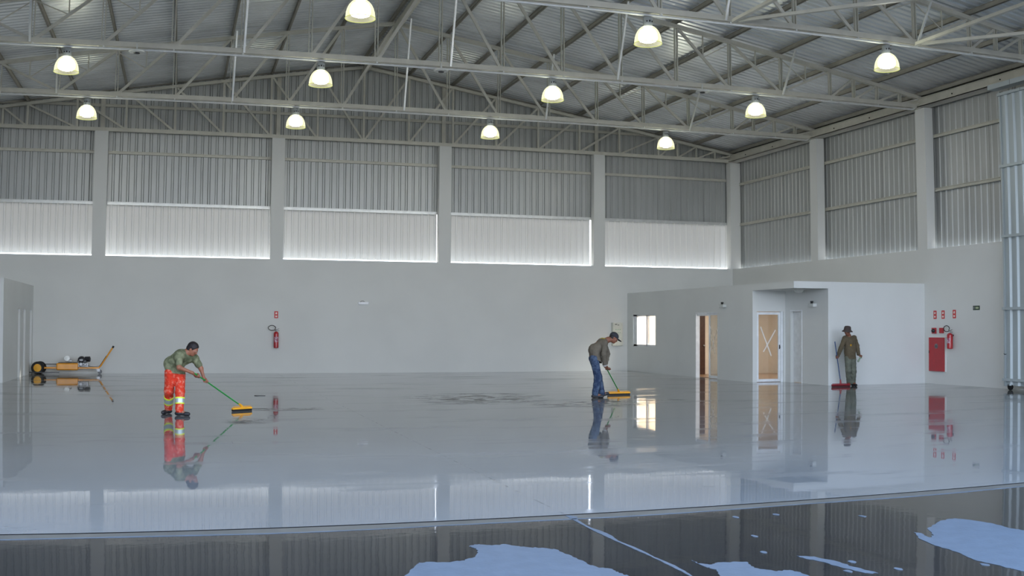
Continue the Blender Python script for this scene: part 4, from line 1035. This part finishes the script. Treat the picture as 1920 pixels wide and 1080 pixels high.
# ---- man 3: bucket hat, olive clothes, standing at the office wall
b3 = np.array((26.55, -12.25, 0.))
J = {'ankL': (0.178, 0.0, 0.095), 'ankR': (0.060, 0.03, 0.095), 'belly': (0.066, -0.01, 1.026), 'chest': (0.06, -0.01, 1.233), 'elL': (0.310, 0.0, 1.128), 'elR': (-0.263, -0.05, 1.07),
     'head': (-0.052, -0.05, 1.537), 'hipL': (0.155, 0.0, 0.82), 'hipR': (0.004, 0.0, 0.82), 'kneeL': (0.150, -0.05, 0.42), 'kneeR': (-0.020, -0.05, 0.42), 'neck': (0.010, -0.02, 1.409), 'pel': (0.080, 0.0, 0.85),
     'shL': (0.205, -0.01, 1.355), 'shR': (-0.105, -0.01, 1.345), 'toeL': (0.16, -0.17, 0.035), 'toeR': (-0.04, -0.13, 0.035), 'wrL': (0.322, -0.05, 0.900), 'wrR': (-0.445, -0.16, 0.865)}
PT = b3 + np.array((-.57, -.21, 1.20)); E0 = (25.90, -12.42, 0); E1 = (26.50, -12.40, 0)
so_, ax = squeegee(PT, (26.10, -12.45, .08), E0, E1, (POLB, SQR, mat('dark_red_rubber', (70, 12, 20), .5), POLB), 'blue poled squeegee with red head held by the man in the hat', ext=.03)
per = tag(empty('person', tuple(b3)), 'man in brown bucket hat and olive work clothes standing against the office wall', 'person')
tt = (PT[2] - .815) / ax[2]
j, f, u, r_ = body(J, (-.35, -.9, -.12), (0, -.1, 1), per, SKIN2, {'R': (PT - b3 - ax * tt, ax, 1, .0125), 'L': ((.352, -.10, .845), nrm((.75, .2, -.35)), -1, .012)})
SH3 = fabric('khaki_brown_work_shirt', (82, 74, 60), (102, 92, 74), 5., (.3, .7), extra=[((.02, -.135, 1.145), .035, (190, 140, 40), 40.)])
shirt(j, SH3, per, .120, sh=.064, hem=((0, 0, .765), (0, 0, -1)), low=(0, 0, -.10))
TR3 = fabric('grey_olive_trousers', (84, 88, 80), (112, 116, 104), 7., (.35, .65))
S = SDF(.025); S.noise = [(30, .006, 3), (55, .003, 5)]
S.ell(j['pel'] + np.array((.0, 0, -.05)), (.125, .10, .11))
for a in 'RL': S.chain([j['hip' + a], j['knee' + a], j['ank' + a] + np.array((0, 0, .01))], [.098, .078, .070], .03)
S.plane((0, 0, .045), (0, 0, -1)); S.build('trousers', TR3, per, .006)
for a in 'RL': shoe(j, a, per, SHOE)
HATM = mat('brown_hat_cloth', (68, 58, 56), .85)
hc = j['head']; Rm3 = Matrix([[r_[0], f[0], u[0]], [r_[1], f[1], u[1]], [r_[2], f[2], u[2]]])
b = MB(); b.lathe([(.155, -.012), (.152, -.004), (.105, .035), (.100, .06), (.094, .115), (.07, .142), (.02, .150)], tuple(hc - u * .0), 28, Rm3); b.build('bucket_hat', HATM, per, smooth=True)
S = SDF(.012); S.noise = [(60, .006, 2)]; S.cap((.335, -.115, .80), (.385, -.095, .79), .014, .018).cap((.34, -.11, .80), (.275, -.10, .70), .020, .028)
o = S.build('cloth', fabric('pale_green_rag', (120, 140, 122), (150, 164, 146), 12.), None, .006); o.location = tuple(b3); tag(o, 'pale green rag hanging from the hand of the man in the hat', 'rag')
